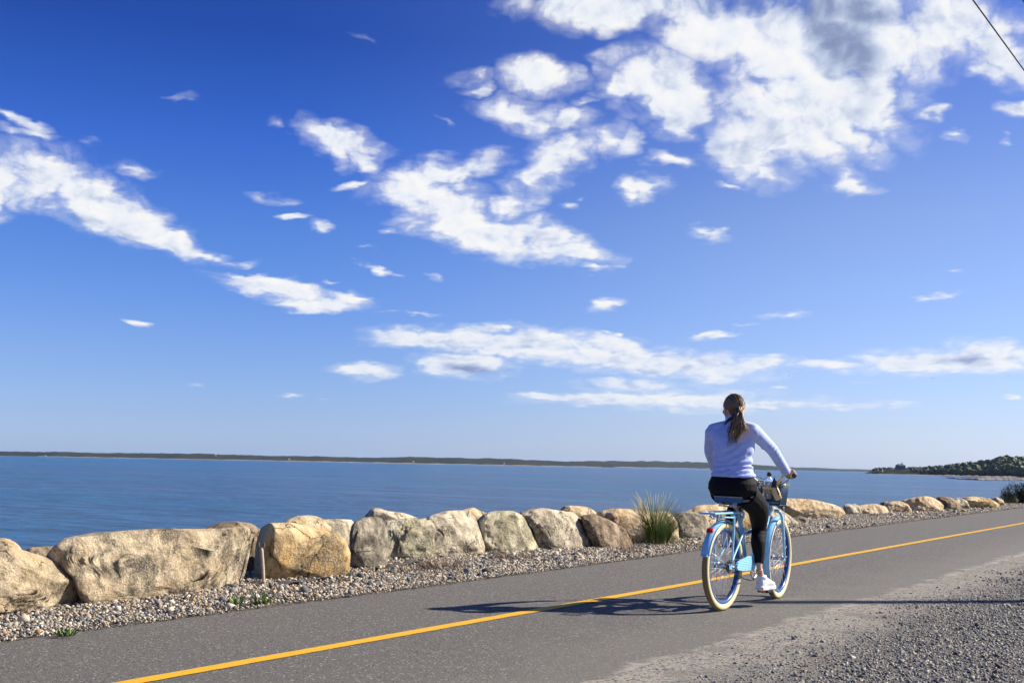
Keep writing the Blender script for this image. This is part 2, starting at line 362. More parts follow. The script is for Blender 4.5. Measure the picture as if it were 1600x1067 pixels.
# thin spread of washed sand over the edge of the asphalt
# sea
S = 30000.
sea = tag(mesh('sea', [(-S, -S, -2.2), (S, -S, -2.2), (S, S, -2.2), (-S, S, -2.2)], [(0, 1, 2, 3)], water_m, smooth=False), kind='structure')
SEA = -2.2
def shore(name, pts, D, depth, seed, m, rough=.22, nx=500, ny=10, kind='structure', zbase=None):
    """a strip of land: pts = (pixel column, crest pixel row); crest height follows at distance D"""
    us = np.linspace(pts[0][0], pts[-1][0], nx); vs = np.interp(us, [p[0] for p in pts], [p[1] for p in pts])
    V = []
    for j in range(ny):
        t = j/(ny-1)
        Dj = np.interp(us, [p[0] for p in pts], [p[2] if len(p) > 2 else D for p in pts])
        Dj = Dj*(1+.02*fbm(np.c_[us*.01, us*0, us*0+seed], 3, seed)) + depth*(t)
        prof = min(1, (t*3.2))**.55 if t < .35 else 1-.5*((t-.35)/.65)**2
        for u, v, d in zip(us, vs, Dj):
            p0 = PZ(u, v, d-depth*t+depth*.3) ; q = PZ(u, v, d)
            hgt = p0[2]-SEA
            V.append((q[0], q[1], SEA+hgt*prof))
    V = np.array(V)
    w = (V[:, 2]-SEA); nz = fbm(V*np.array([.018, .018, .018]), 4, seed)
    V[:, 2] += w*rough*nz
    V[:nx, 2] = SEA-.5
    return tag(mesh(name, V, grid_faces(ny, nx), m, smooth=False), kind=kind)
shore('hills', [(-260, 700), (-100, 703), (0, 705.0), (90, 706), (170, 707.5), (250, 708), (330, 709), (400, 711.5), (480, 712.5), (560, 714.5), (600, 715), (640, 713.5), (720, 715), (800, 717), (870, 720), (900, 721), (960, 724)], 5200, 700, 3, wood_far)
shore('hills', [(780, 724), (860, 722), (900, 720.5), (960, 720), (1020, 720.5), (1100, 722.5), (1160, 724.5), (1200, 727), (1240, 730)], 7200, 900, 5, wood_far)
shore('hills', [(1060, 727), (1130, 727.5), (1180, 729), (1230, 730), (1275, 730.3), (1310, 732.3), (1345, 732.8), (1400, 735), (1500, 738)], 10500, 1200, 6, wood_far, rough=.1)
# sandy shore line in front of the far land
def beach(name, u0, u1, D, w, hgt, seed, m=beach_m, n=160):
    us = np.linspace(u0, u1, n); V = []
    for k in range(3):
        for u in us:
            hy = 710.5+.0192*u; d = D*(1+.02*float(np.sin(u*.013+seed)))+w*(k-1)
            q = PZ(u, hy, d); z = SEA-.3+(hgt*(.6+.5*abs(sin(u*.07+seed)))+.3 if k == 1 else 0)
            V.append((q[0], q[1], z))
    return tag(mesh(name, np.array(V), grid_faces(3, n), m), kind='structure')
beach('shore', 60, 520, 5040, 45, 2.2, 1.); beach('shore', 350, 940, 5020, 45, 3.0, 4.)
beach('shore', 880, 1130, 7000, 60, 4.0, 2.)
# ---------------------------------------------------------------- boulders
def rock_mat(name, base, light, dark, warm=None, moss=None, dark_amt=.5, seed=0.0, thr=.48):
    m, n = mat(name); P = n.vmath('ADD', n.obj(), (seed, seed*1.7, seed*.6))
    big = n.noise(P, 1.6, 5, .62, dist=.6); mid = n.noise(P, 6.5, 6, .72); fine = n.noise(P, 70, 5, .8); spk = n.vor(P, 190, out='Color')
    ss_ = n.new('ShaderNodeSeparateColor'); n.put(ss_.inputs[0], spk)
    c = n.ramp(mid, [(.34, tuple(v*.42 for v in base)), (.46, base), (.60, light)])
    up_ = n.noise(n.map(P, loc=(1, 7, 3)), 1.1, 6, .68); c = n.mix(n.ss(up_, .50, .62, 0, .75), c, tuple(min(1, v*1.12) for v in light))
    if warm: c = n.mix(n.ss(big, .42, .66, 0, .75), c, warm)
    if moss:
        mo = n.noise(P, 3.1, 6, .7); c = n.mix(n.ss(mo, .50, .66, 0, .6), c, moss)
    st = n.noise(n.map(P, loc=(4, 2, 1)), 2.3, 8, .74, dist=.4)
    stain = n.math('MULTIPLY', n.ss(st, thr, thr+.13), n.ss(fine, .36, .60, .35, 1.0))
    c = n.mix(n.math('MULTIPLY', stain, min(1, dark_amt*1.25)), c, dark)
    c = n.mix(n.ss(ss_.outputs[0], .86, .94, 0, .55), c, dark)
    c = n.mix(n.ss(ss_.outputs[1], .90, .96, 0, .5), c, tuple(min(1, v*1.35) for v in light))
    # hairline cracks
    wrp = n.vmath('ADD', P, n.vmath('SCALE', n.vmath('SUBTRACT', n.noise(P, 3.0, 4, .6, col=True), (.5, .5, .5)), .55))
    cr = n.vor(wrp, 1.9, 'DISTANCE_TO_EDGE'); crm = n.math('SUBTRACT', 1.0, n.ss(cr, .0, .016))
    crm = n.math('MULTIPLY', crm, n.ss(n.noise(P, 2.2, 2, .5), .44, .54))
    c = n.mix(n.math('MULTIPLY', crm, .75), c, (.035, .03, .025))
    h = n.math('ADD', n.math('MULTIPLY', mid, 1.0), n.math('MULTIPLY', fine, .22))
    chip = n.vor(n.vmath('ADD', P, n.vmath('SCALE', n.noise(P, 5, 3, .6, col=True), .12)), 6.5, 'F1')
    h = n.math('ADD', h, n.math('MULTIPLY', chip, .75)); h = n.math('SUBTRACT', h, n.math('MULTIPLY', crm, .6))
    n.bsdf(c, .93, n.bump(h, 1.0, .055), spec=.2); return m
RM = {
 'pale': rock_mat('pale_granite', (0.448, 0.376, 0.260), (0.696, 0.598, 0.436), (.065, .06, .05), moss=(0.204, 0.186, 0.090), dark_amt=.45, seed=3),
 'big': rock_mat('weathered_granite', (0.473, 0.376, 0.242), (0.696, 0.574, 0.397), (.075, .068, .055), warm=(0.521, 0.371, 0.210), moss=(0.224, 0.201, 0.099), dark_amt=.9, seed=0.4, thr=.455),
 'ochre': rock_mat('ochre_granite', (0.498, 0.341, 0.160), (0.671, 0.526, 0.297), (.10, .085, .06), warm=(0.584, 0.346, 0.121), dark_amt=.8, seed=7),
 'green': rock_mat('lichen_granite', (0.423, 0.371, 0.237), (0.671, 0.598, 0.419), (.07, .068, .05), moss=(0.173, 0.162, 0.059), dark_amt=.6, seed=11),
 'tan': rock_mat('tan_granite', (0.521, 0.395, 0.237), (0.721, 0.574, 0.375), (.085, .07, .055), warm=(0.571, 0.382, 0.188), dark_amt=.4, seed=15),
 'brown': rock_mat('brown_granite', (0.214, 0.162, 0.108), (0.448, 0.346, 0.232), (.05, .043, .037), warm=(0.323, 0.203, 0.111), dark_amt=.6, seed=19),
 'grey': rock_mat('grey_granite', (0.224, 0.191, 0.140), (0.473, 0.407, 0.297), (.05, .046, .04), dark_amt=.6, seed=23)}
def rock(poly, by, m, label, thick=1.0, seed=1, box=.55, cuts=(), back=0.0, sub=5, nz=1.0, lump=.05, cen=None, group=None, facet=.95, facets=26, shk=.74):
    """poly: outline as seen from the path; by: pixel row where it meets the ground (sets the distance)"""
    poly = np.array(poly, float)
    cx, cy = cen if cen else ((poly[:, 0].min()+poly[:, 0].max())/2, (poly[:, 1].min()+poly[:, 1].max())/2)
    base = G(cx, by); D = dep(base)+back
    w = (poly[:, 0].max()-poly[:, 0].min())/FPX*D
    T = thick*min(w, 1.25)*.5
    T *= .85; C = PZ(cx, cy, D+T); k = (D+T)/FPX
    ang = np.arctan2(-(poly[:, 1]-cy), poly[:, 0]-cx); rad = np.hypot(poly[:, 0]-cx, poly[:, 1]-cy)*k
    # sample the outline densely by angle
    pts = []
    for i in range(len(poly)):
        a, b = poly[i], poly[(i+1) % len(poly)]
        for t in np.linspace(0, 1, 12, endpoint=False): pts.append(a*(1-t)+b*t)
    pts = np.array(pts); A = np.arctan2(-(pts[:, 1]-cy), pts[:, 0]-cx); Rr = np.hypot(pts[:, 0]-cx, pts[:, 1]-cy)*k
    o_ = np.argsort(A); A = A[o_]; Rr = Rr[o_]
    S, F = ICO[sub]
    vd = ray(cx, cy); vd[2] = 0; vd /= np.linalg.norm(vd); rt = np.cross(vd, Uv)
    rt = rt*cos(RHO)-Uv*sin(RHO); up = Uv*cos(RHO)+np.cross(vd, Uv)*sin(RHO)
    sx_, sy_, sz_ = S[:, 0], S[:, 1], S[:, 2]
    ph = np.arctan2(sy_, sx_); rr = np.interp(ph, A, Rr, period=2*pi)
    rho = np.hypot(sx_, sy_); g = rho**box; dz = np.sign(sz_)*np.abs(sz_)**box*T
    X = np.cos(ph)*rr*g; Y = np.sin(ph)*rr*g
    Z = dz                                             # + towards the viewer
    L = np.stack([X, Y, Z], -1)
    # flat broken faces
    rs = np.random.default_rng(seed)
    H_ = max(rr.max(), T)
    for (nx_, ny_, nz_, off) in cuts:
        nn = np.array([nx_, ny_, nz_], float); nn /= np.linalg.norm(nn)
        d = L@nn; lim = off*np.percentile(d, 100); ov = np.maximum(0, d-lim); L = L-nn*ov[:, None]*.96
    for _ in range(5):
        a = rs.uniform(0, 2*pi); nn = np.array([cos(a)*.75, sin(a)*.55, rs.uniform(.15, .9)]); nn /= np.linalg.norm(nn)
        d = L@nn; lim = rs.uniform(.80, .93)*d.max(); ov = np.maximum(0, d-lim); L = L-nn*ov[:, None]*.9
    # broken planes: blend towards a random convex polyhedron
    if facet:
        nn = rs.normal(size=(facets, 3)); nn[:, 2] = np.abs(nn[:, 2])*1.0; nn /= np.linalg.norm(nn, axis=1)[:, None]
        Ls = L/np.array([max(1e-3, np.abs(L[:, 0]).max()), max(1e-3, np.abs(L[:, 1]).max()), max(1e-3, np.abs(L[:, 2]).max())])
        hgt = np.array([np.percentile(Ls@q, 99.5) for q in nn])*rs.uniform(.74, .97, facets)
        jit = .10*fbm(Ls*2.2+seed, 2, seed)[:, None]
        pr = (Ls@nn.T+jit)/hgt[None]; mx = pr.max(1)
        k_ = 1/np.maximum(1, mx); inner = np.clip(1.15-rho**4*.55, .35, 1)*facet
        L = L*(1-inner+inner*k_)[:, None]
    # surface relief (kept small at the silhouette)
    sc = 1.0/max(.25, min(w, .9))
    q = np.c_[L]*sc
    edge = np.clip(1-rho**6*.75, .25, 1)
    rel = lump*.75*fbm(q*2.2+seed*3.1, 3, seed)+lump*.30*fbm(q*5.5+seed, 3, seed+4, ridged=True)+lump*.20*fbm(q*15+seed, 4, seed+9, ridged=True)
    nrm = L/np.maximum(1e-6, np.linalg.norm(L, axis=1))[:, None]
    size = min(w, 1.3)
    L = L+nrm*(rel*edge*size*nz*1.5)[:, None]
    # the row follows the path: lean each body's front round to face it, keeping its outline
    yd = np.array([0, 1.0, 0]); sh = shk*min(1.2, max(.3, (vd@yd)/max(.05, rt@yd)))
    dd = sh*L[:, 0]-L[:, 2]
    hor = np.linalg.norm((C-CAM)[:2])
    V = CAM+(C-CAM+L[:, :1]*rt+L[:, 1:2]*up)*(1+dd/hor)[:, None]
    o = mesh('boulder', V, F, RM[m], smooth=True)
    me = o.data; c0 = np.array([C[0], C[1], 0]); 
    co = V-c0; me.vertices.foreach_set('co', co.astype(np.float32).ravel()); o.location = tuple(c0); me.update()
    return tag(o, label, 'boulder', group or 'boulders lining the shore side of the path')
rock([(-20, 842), (5, 839), (22, 846), (32, 860), (10, 880), (-30, 880)], 935, 'tan', 'small tan boulder peeking over the leftmost boulder at the photo edge', seed=31, back=1.2)
rock([(30, 866), (46, 852), (62, 852), (78, 851), (94, 862), (110, 880), (95, 905), (50, 905)], 938, 'brown', 'dark brown boulder set back in the gap left of the biggest boulder', seed=32, back=1.0, box=.7)
rock([(112, 900), (126, 884), (142, 900), (146, 940), (114, 945)], 940, 'brown', 'dark boulder wedged low behind the gap left of the biggest boulder', seed=71, back=.75)
rock([(378, 850), (396, 838), (412, 846), (416, 905), (380, 905)], 912, 'brown', 'dark boulder deep in the gap behind the wooden handle', seed=74, back=.55)
rock([(596, 815), (606, 806), (622, 812), (628, 860), (600, 866)], 882, 'brown', 'dark boulder wedged between the narrow grey one and the jagged one', seed=72, back=.7)
rock([(745, 812), (757, 803), (772, 812), (774, 860), (748, 862)], 872, 'brown', 'dark boulder wedged behind the gap right of the white slab', seed=73, back=.7)
rock([(310, 830), (345, 817), (370, 814), (392, 816), (408, 830), (395, 860), (330, 860)], 915, 'brown', 'flat brown boulder showing just above the right end of the biggest boulder', seed=33, back=1.1)
rock([(-120, 830), (-40, 838), (0, 848), (30, 861), (60, 871), (88, 879), (106, 893), (119, 904), (123, 922), (121, 958), (40, 958), (-60, 965), (-130, 960)], 950, 'big', 'cream boulder with a sloping top cut off by the left edge of the photo', thick=.5, seed=34, box=.40, shk=1.0, back=-.60, sub=6, cuts=[(.3, .75, .5, .72), (-.15, .1, .9, .88)], lump=.045, cen=(0, 905))
rock([(84, 872), (93, 858), (107, 844), (150, 835), (230, 829), (300, 827.5), (345, 825), (385, 821), (401, 826), (407, 840), (405, 860), (396, 890), (388, 925), (330, 930), (250, 940), (152, 958), (138, 958), (136, 930), (124, 903)], 930, 'big', 'largest boulder, broad cream and grey with dark stains and a flat top', thick=.50, seed=35, box=.30, sub=6, facet=.6, shk=1.15, back=-.36, cuts=[(-.75, .1, .6, .80), (0, .35, .9, .9)], lump=.03, cen=(250, 885))
rock([(432, 826), (462, 803), (490, 806), (512, 812), (522, 832), (490, 845), (445, 845)], 905, 'tan', 'pale tan boulder peak rising behind the round ochre boulder', seed=36, back=1.1)
rock([(470, 826), (495, 813), (520, 811.5), (547, 811), (556, 819), (553, 842), (540, 856), (500, 858), (478, 845)], 890, 'pale', 'squared pale block between the ochre boulder and the grey one', seed=37, back=.55, box=.4)
rock([(397, 868), (399, 842), (405, 828), (418, 819), (450, 817), (490, 825), (520, 830), (538, 843), (546, 862), (546, 908), (500, 916), (450, 922), (412, 920), (398, 900)], 911, 'ochre', 'round smooth ochre boulder beside the leaning wooden handle', thick=.8, seed=38, box=.60, sub=6, lump=.016, facet=.10, back=.02, shk=.6)
rock([(570, 808), (582, 794), (592, 792.5), (604, 798), (630, 799), (654, 808), (655, 830), (590, 835)], 880, 'pale', 'pointed grey boulder top standing highest behind the cracked grey boulder', seed=39, back=1.0, cuts=[(.6, .5, .6, .7)])
rock([(546, 835), (550, 815), (575, 808), (594, 809), (604, 826), (608, 858), (603, 893), (572, 902), (547, 902), (545, 865)], 892, 'grey', 'narrow shaded grey boulder with vertical cracks right of the ochre one', thick=1.0, seed=40, box=.45, cuts=[(.8, .1, .6, .7)], lump=.05)
rock([(597, 835), (604, 815), (625, 808), (650, 810), (680, 807), (694, 830), (688, 855), (662, 878), (640, 888), (601, 888)], 880, 'green', 'jagged boulder stained with green lichen beside the white slab', thick=.8, seed=41, box=.42, sub=6, lump=.085, cuts=[(-.5, .5, .6, .75)])
rock([(712, 802), (727, 794), (738, 792), (750, 798), (768, 803), (770, 820), (715, 820)], 872, 'tan', 'small tan lichen-topped boulder peeking over the white slab', seed=42, back=.9)
rock([(652, 815), (690, 801), (712, 797.5), (731, 797), (741, 807), (751, 832), (758, 853), (757, 873), (740, 878), (700, 873), (668, 882), (655, 866), (668, 842), (677, 828)], 876, 'pale', 'white tilted slab boulder with a broad sunlit face sloping right', thick=.8, seed=43, box=.42, sub=6, lump=.035, cuts=[(.45, .6, .65, .52), (-.6, -.2, .8, .75)])
rock([(744, 812), (752, 804), (770, 799.5), (800, 799), (820, 806), (832, 826), (842, 850), (843, 872), (820, 878), (770, 876), (758, 868), (756, 840)], 868, 'green', 'rounded speckled boulder between the white slab and the smooth pale one', thick=.9, seed=44, box=.42, sub=6, lump=.05)
rock([(805, 802), (825, 796), (842, 794.5), (862, 797), (895, 800), (908, 810), (918, 835), (931, 868), (925, 876), (850, 876), (842, 855), (830, 822)], 866, 'pale', 'large smooth pale boulder with a pitted face left of the brown one', thick=.9, seed=45, box=.38, back=.30, sub=6, lump=.025, cuts=[(.5, .6, .55, .62)])
rock([(870, 803), (880, 792), (893, 789.5), (915, 790), (932, 799), (935, 815), (885, 818)], 863, 'tan', 'low tan boulder top behind the large smooth pale boulder', seed=46, back=1.0)
rock([(904, 808), (925, 803), (950, 812), (975, 825), (987, 845), (988, 870), (940, 874), (926, 866), (916, 838)], 865, 'brown', 'brown boulder with a shaded right face beside the tall grass', thick=.8, seed=47, box=.6, sub=6, back=.6, cuts=[(.6, .45, .6, .65)], lump=.04)
rock([(930, 803), (955, 796), (1000, 796), (1022, 800), (1022, 850), (985, 852), (958, 830)], 856, 'tan', 'tan boulder just behind and left of the tall grass', seed=48, back=.3, box=.5)
rock([(1012, 803), (1030, 798), (1046, 800), (1058, 812), (1064, 842), (1050, 852), (1018, 852)], 850, 'tan', 'sunlit pale yellow boulder behind the right side of the tall grass', seed=49, back=.1, box=.55, cuts=[(.7, .4, .5, .7)])
rock([(1066, 800), (1085, 788), (1110, 785), (1140, 786), (1160, 796), (1168, 835), (1110, 848), (1085, 820)], 842, 'tan', 'rounded beige boulder seen behind the bicycle rack', seed=51, back=.5, box=.6, sub=6, lump=.03)
rock([(1047, 803), (1060, 799), (1078, 797), (1096, 801), (1108, 816), (1107, 848), (1080, 852), (1058, 850)], 844, 'grey', 'dark grey boulder left of the bicycle rear wheel', thick=1.0, seed=50, box=.6, sub=6, lump=.05)
rock([(1148, 802), (1160, 790), (1180, 788), (1196, 800), (1198, 850), (1150, 852)], 838, 'ochre', 'ochre boulder seen through the bicycle frame beside the rider leg', seed=52, back=.2, box=.5)
rock([(1196, 792), (1208, 791), (1220, 796), (1236, 807), (1250, 818), (1249, 826), (1205, 828), (1196, 815)], 822, 'pale', 'pale wedge-shaped boulder sloping down behind the front wheel', seed=53, box=.5, cuts=[(.5, .7, .5, .6)])
rock([(1210, 787), (1224, 779), (1262, 779), (1300, 786), (1316, 792), (1321, 800), (1312, 810), (1262, 818), (1228, 806)], 813, 'tan', 'long tan slab boulder right of the front basket', thick=.9, seed=54, box=.5, sub=6, facet=.5, lump=.035, cuts=[(.25, -.5, .8, .6), (.1, .7, .6, .75)], back=.3)
rock([(1236, 808), (1250, 806), (1263, 810), (1268, 818), (1262, 822), (1238, 824)], 819, 'grey', 'low grey boulder under the long tan slab', seed=55, box=.5)
rock([(1318, 788), (1335, 786), (1345, 792), (1347, 806), (1322, 808)], 806, 'pale', 'pale boulder partly covered by the green weed', seed=56, back=.4)
far = [([(1328, 799), (1345, 790), (1366, 787), (1382, 790), (1390, 803), (1360, 808), (1332, 808)], 805, 'tan', 'low pale tan boulder right of the green weed'),
 ([(1376, 786), (1386, 782.5), (1396, 786), (1396, 798), (1378, 798)], 800, 'brown', 'tiny dark boulder top set back in the distant row'),
 ([(1378, 793), (1392, 784), (1410, 783), (1421, 788), (1424, 803), (1400, 806), (1384, 806)], 803, 'tan', 'rounded tan boulder second in the distant row right of the weed'),
 ([(1408, 787), (1422, 777), (1445, 775.5), (1462, 777), (1472, 788), (1470, 799), (1440, 803), (1418, 803)], 801, 'tan', 'tallest boulder of the distant row with a dark lower face'),
 ([(1456, 782), (1470, 775.5), (1486, 777), (1497, 785), (1502, 797), (1475, 800), (1462, 798)], 798, 'brown', 'tan boulder with a dark triangular hollow in the distant row'),
 ([(1484, 779), (1500, 777), (1510, 782), (1516, 795), (1494, 797)], 796, 'pale', 'whitest narrow boulder of the distant row'),
 ([(1504, 779), (1520, 776.5), (1545, 778), (1560, 786), (1558, 794), (1516, 796)], 795, 'ochre', 'orange ochre boulder near the far end of the row'),
 ([(1546, 780), (1558, 777), (1567, 781), (1570, 790), (1550, 792)], 791, 'tan', 'last small tan boulder at the far end of the row before the bush')]
for i, (p_, b_, m_, l_) in enumerate(far):
    rock(p_, b_, m_, l_, seed=80+i*3, box=[.75, .6, .6, .8, .55, .7, .5, .65][i], sub=5, lump=.09, thick=.9, facet=1.0, facets=11, cuts=[[(.5, .5, .6, .7)], [(-.6, -.2, .7, .55)], [(.2, -.6, .8, .6)]][i % 3], back=.2+(1.5 if i == 1 else 0))
# ---------------------------------------------------------------- loose stones
def scatter(name, X, Y, Z, R, m, sub, flat=(.45, .8), jit=.25, seed=5, bury=.3, ang=False, tones=None, oct_=False):
    if oct_:
        S = np.array([(1, 0, 0), (-1, 0, 0), (0, 1, 0), (0, -1, 0), (0, 0, 1), (0, 0, -1)], float)
        Fc = np.array([(0, 2, 4), (2, 1, 4), (1, 3, 4), (3, 0, 4), (2, 0, 5), (1, 2, 5), (3, 1, 5), (0, 3, 5)])
    else: S, Fc = ICO[sub]
    r_ = np.random.default_rng(seed); N = len(X); k = len(S)
    sc = np.stack([R*r_.uniform(.75, 1.35, N), R*r_.uniform(.65, 1.05, N), R*r_.uniform(*flat, N)], -1)
    V = S[None]*(1+r_.uniform(-jit, jit, (N, k, 1)))*sc[:, None]
    # tilt then spin
    t1 = r_.normal(0, .45, N); t2 = r_.normal(0, .45, N); a = r_.uniform(0, 2*pi, N)
    def rot(V, t, i, j):
        c, s = np.cos(t)[:, None], np.sin(t)[:, None]; A = V[..., i].copy(); B = V[..., j].copy()
        V[..., i] = A*c-B*s; V[..., j] = A*s+B*c
    rot(V, t1, 1, 2); rot(V, t2, 0, 2); rot(V, a, 0, 1)
    V += np.stack([X, Y, Z+sc[:, 2]*(1-bury)], -1)[:, None]
    Fa = (Fc[None]+(np.arange(N)*k)[:, None, None]).reshape(-1, 3)
    o = mesh(name, V.reshape(-1, 3), Fa, m, smooth=False)
    tn = r_.uniform(0, 1, N) if tones is None else tones
    pattr(o, 'tone', np.repeat(tn, len(Fc)))
    return tag(o, kind='stuff')
BASE_L = [(-7.9, -5), (-7.55, 4), (-7.45, 7), (-7.5, 9), (-7.75, 11), (-7.55, 13), (-7.6, 16), (-8.0, 22), (-8.3, 30), (-8.7, 44), (-9.0, 65)]
def bank(x, y):  # the stones pile up a little against the boulders
    e = curve(EDGE_L, y); b = curve(BASE_L, y)
    t = np.clip((e-x)/(e-b), 0, 1.4)
    return .008+.022*t**1.5*(1+.7*vnoise(np.c_[x*1.3, y*1.1, y*0], 4))
r1 = np.random.default_rng(21)
Xs, Ys, Rs = [], [], []
for y0, y1, n_, rm, rx in ((1.5, 9, 30000, .006, .018), (9, 15, 26000, .007, .018), (15, 28, 26000, .012, .024), (28, 62, 26000, .018, .032)):
    y = r1.uniform(y0, y1, n_); e = curve(EDGE_L, y)+.0; b = curve(BASE_L, y)-.45
    x = e+(b-e)*r1.uniform(0, 1, n_)**.95
    r = rm+(rx-rm)*r1.beta(1.3, 2.6, n_)*1.3
    edge = np.exp(-np.abs(e-x)/.12); r = r*(1-.45*edge)
    Xs.append(x+.03*r1.normal(size=n_)*edge); Ys.append(y); Rs.append(r)
X = np.concatenate(Xs); Y = np.concatenate(Ys); R = np.concatenate(Rs)
big_ = r1.uniform(0, 1, len(R)) < .018; R = np.where(big_, R*r1.uniform(1.5, 2.6, len(R)), R)
sandy = fbm(np.c_[X*1.1, Y*.8, X*0], 4, 55)   # a few places where the stones thin out to grit
kp = r1.uniform(0, 1, len(X)) < np.clip(1.35-1.9*np.clip(sandy-.05, 0, 1), .25, 1); X, Y, R = X[kp], Y[kp], R[kp]
R = R*(1+.35*fbm(np.c_[X*.7, Y*.7, X*0], 3, 66))
near = Y < 15
# bed of sand and small grit that the stones lie on
yb = np.r_[np.arange(-10, 70, .25)]; cols = 9
e = curve(EDGE_L, yb); b = curve(BASE_L, yb)-.8
t_ = np.linspace(0, 1, cols)[None, :]
BX = e[:, None]*(1-t_)+b[:, None]*t_; BY = np.repeat(yb[:, None], cols, 1)
BZ = bank(BX.ravel(), BY.ravel())-.006-.03*(t_.repeat(len(yb), 0).ravel() == 0)
tag(mesh('pebble_bed', np.stack([BX.ravel(), BY.ravel(), BZ], -1), grid_faces(len(yb), cols), earth), kind='structure')
scatter('pebbles', X[near], Y[near], bank(X[near], Y[near]), R[near], pebble_m, 1, seed=3, bury=.45)
fa = ~near
scatter('pebbles', X[fa], Y[fa], bank(X[fa], Y[fa]), R[fa], pebble_m, 1, seed=4, bury=.4, oct_=True)
# crushed stone on the near shoulder
n_ = 210000
y = np.r_[r1.uniform(2.0, 12, 150000), r1.uniform(12, 34, 60000)]
e = curve(EDGE_R, y); u = r1.beta(1.0, 1.25, n_)*.93+.35*r1.uniform(0, 1, n_)**3; x = e-.25+u*np.where(y < 12, 5.2, 4.8)
x = x+0
pat = fbm(np.c_[x*1.4, y*1.1, x*0], 4, 77)
off = x-e
keep = r1.uniform(0, 1, n_) < np.clip((off-.10)*1.25+.75*pat, .02, .92)
x, y = x[keep], y[keep]; off = off[keep]
r = .0050+.012*r1.beta(1.2, 3.6, len(x))+.014*(r1.uniform(0, 1, len(x)) < .02)*r1.uniform(0, 1, len(x))
r = r*np.where(y > 12, 1.7, 1.0)*np.clip(.65+.5*off, .7, 1.15)
scatter('crushed_stone', x, y, np.full(len(x), -.004), r, crush_m, 1, seed=9, bury=.5, oct_=True, jit=.35, flat=(.3, .75))
# a few larger loose stones
x = r1.uniform(-3.0, -.3, 260); y = r1.uniform(3.5, 17, 260)
scatter('crushed_stone', x[x > curve(EDGE_R, y)+.1], y[x > curve(EDGE_R, y)+.1], np.full((x > curve(EDGE_R, y)+.1).sum(), -.004), .010+.014*r1.beta(1, 3, (x > curve(EDGE_R, y)+.1).sum()), stone_mat('loose_stones', [(0, (.17, .18, .20)), (.35, (.09, .10, .12)), (.6, (.36, .25, .16)), (.72, (.42, .38, .32)), (.85, (.27, .26, .25))]), 1, seed=10, bury=.45, jit=.3, flat=(.4, .8))
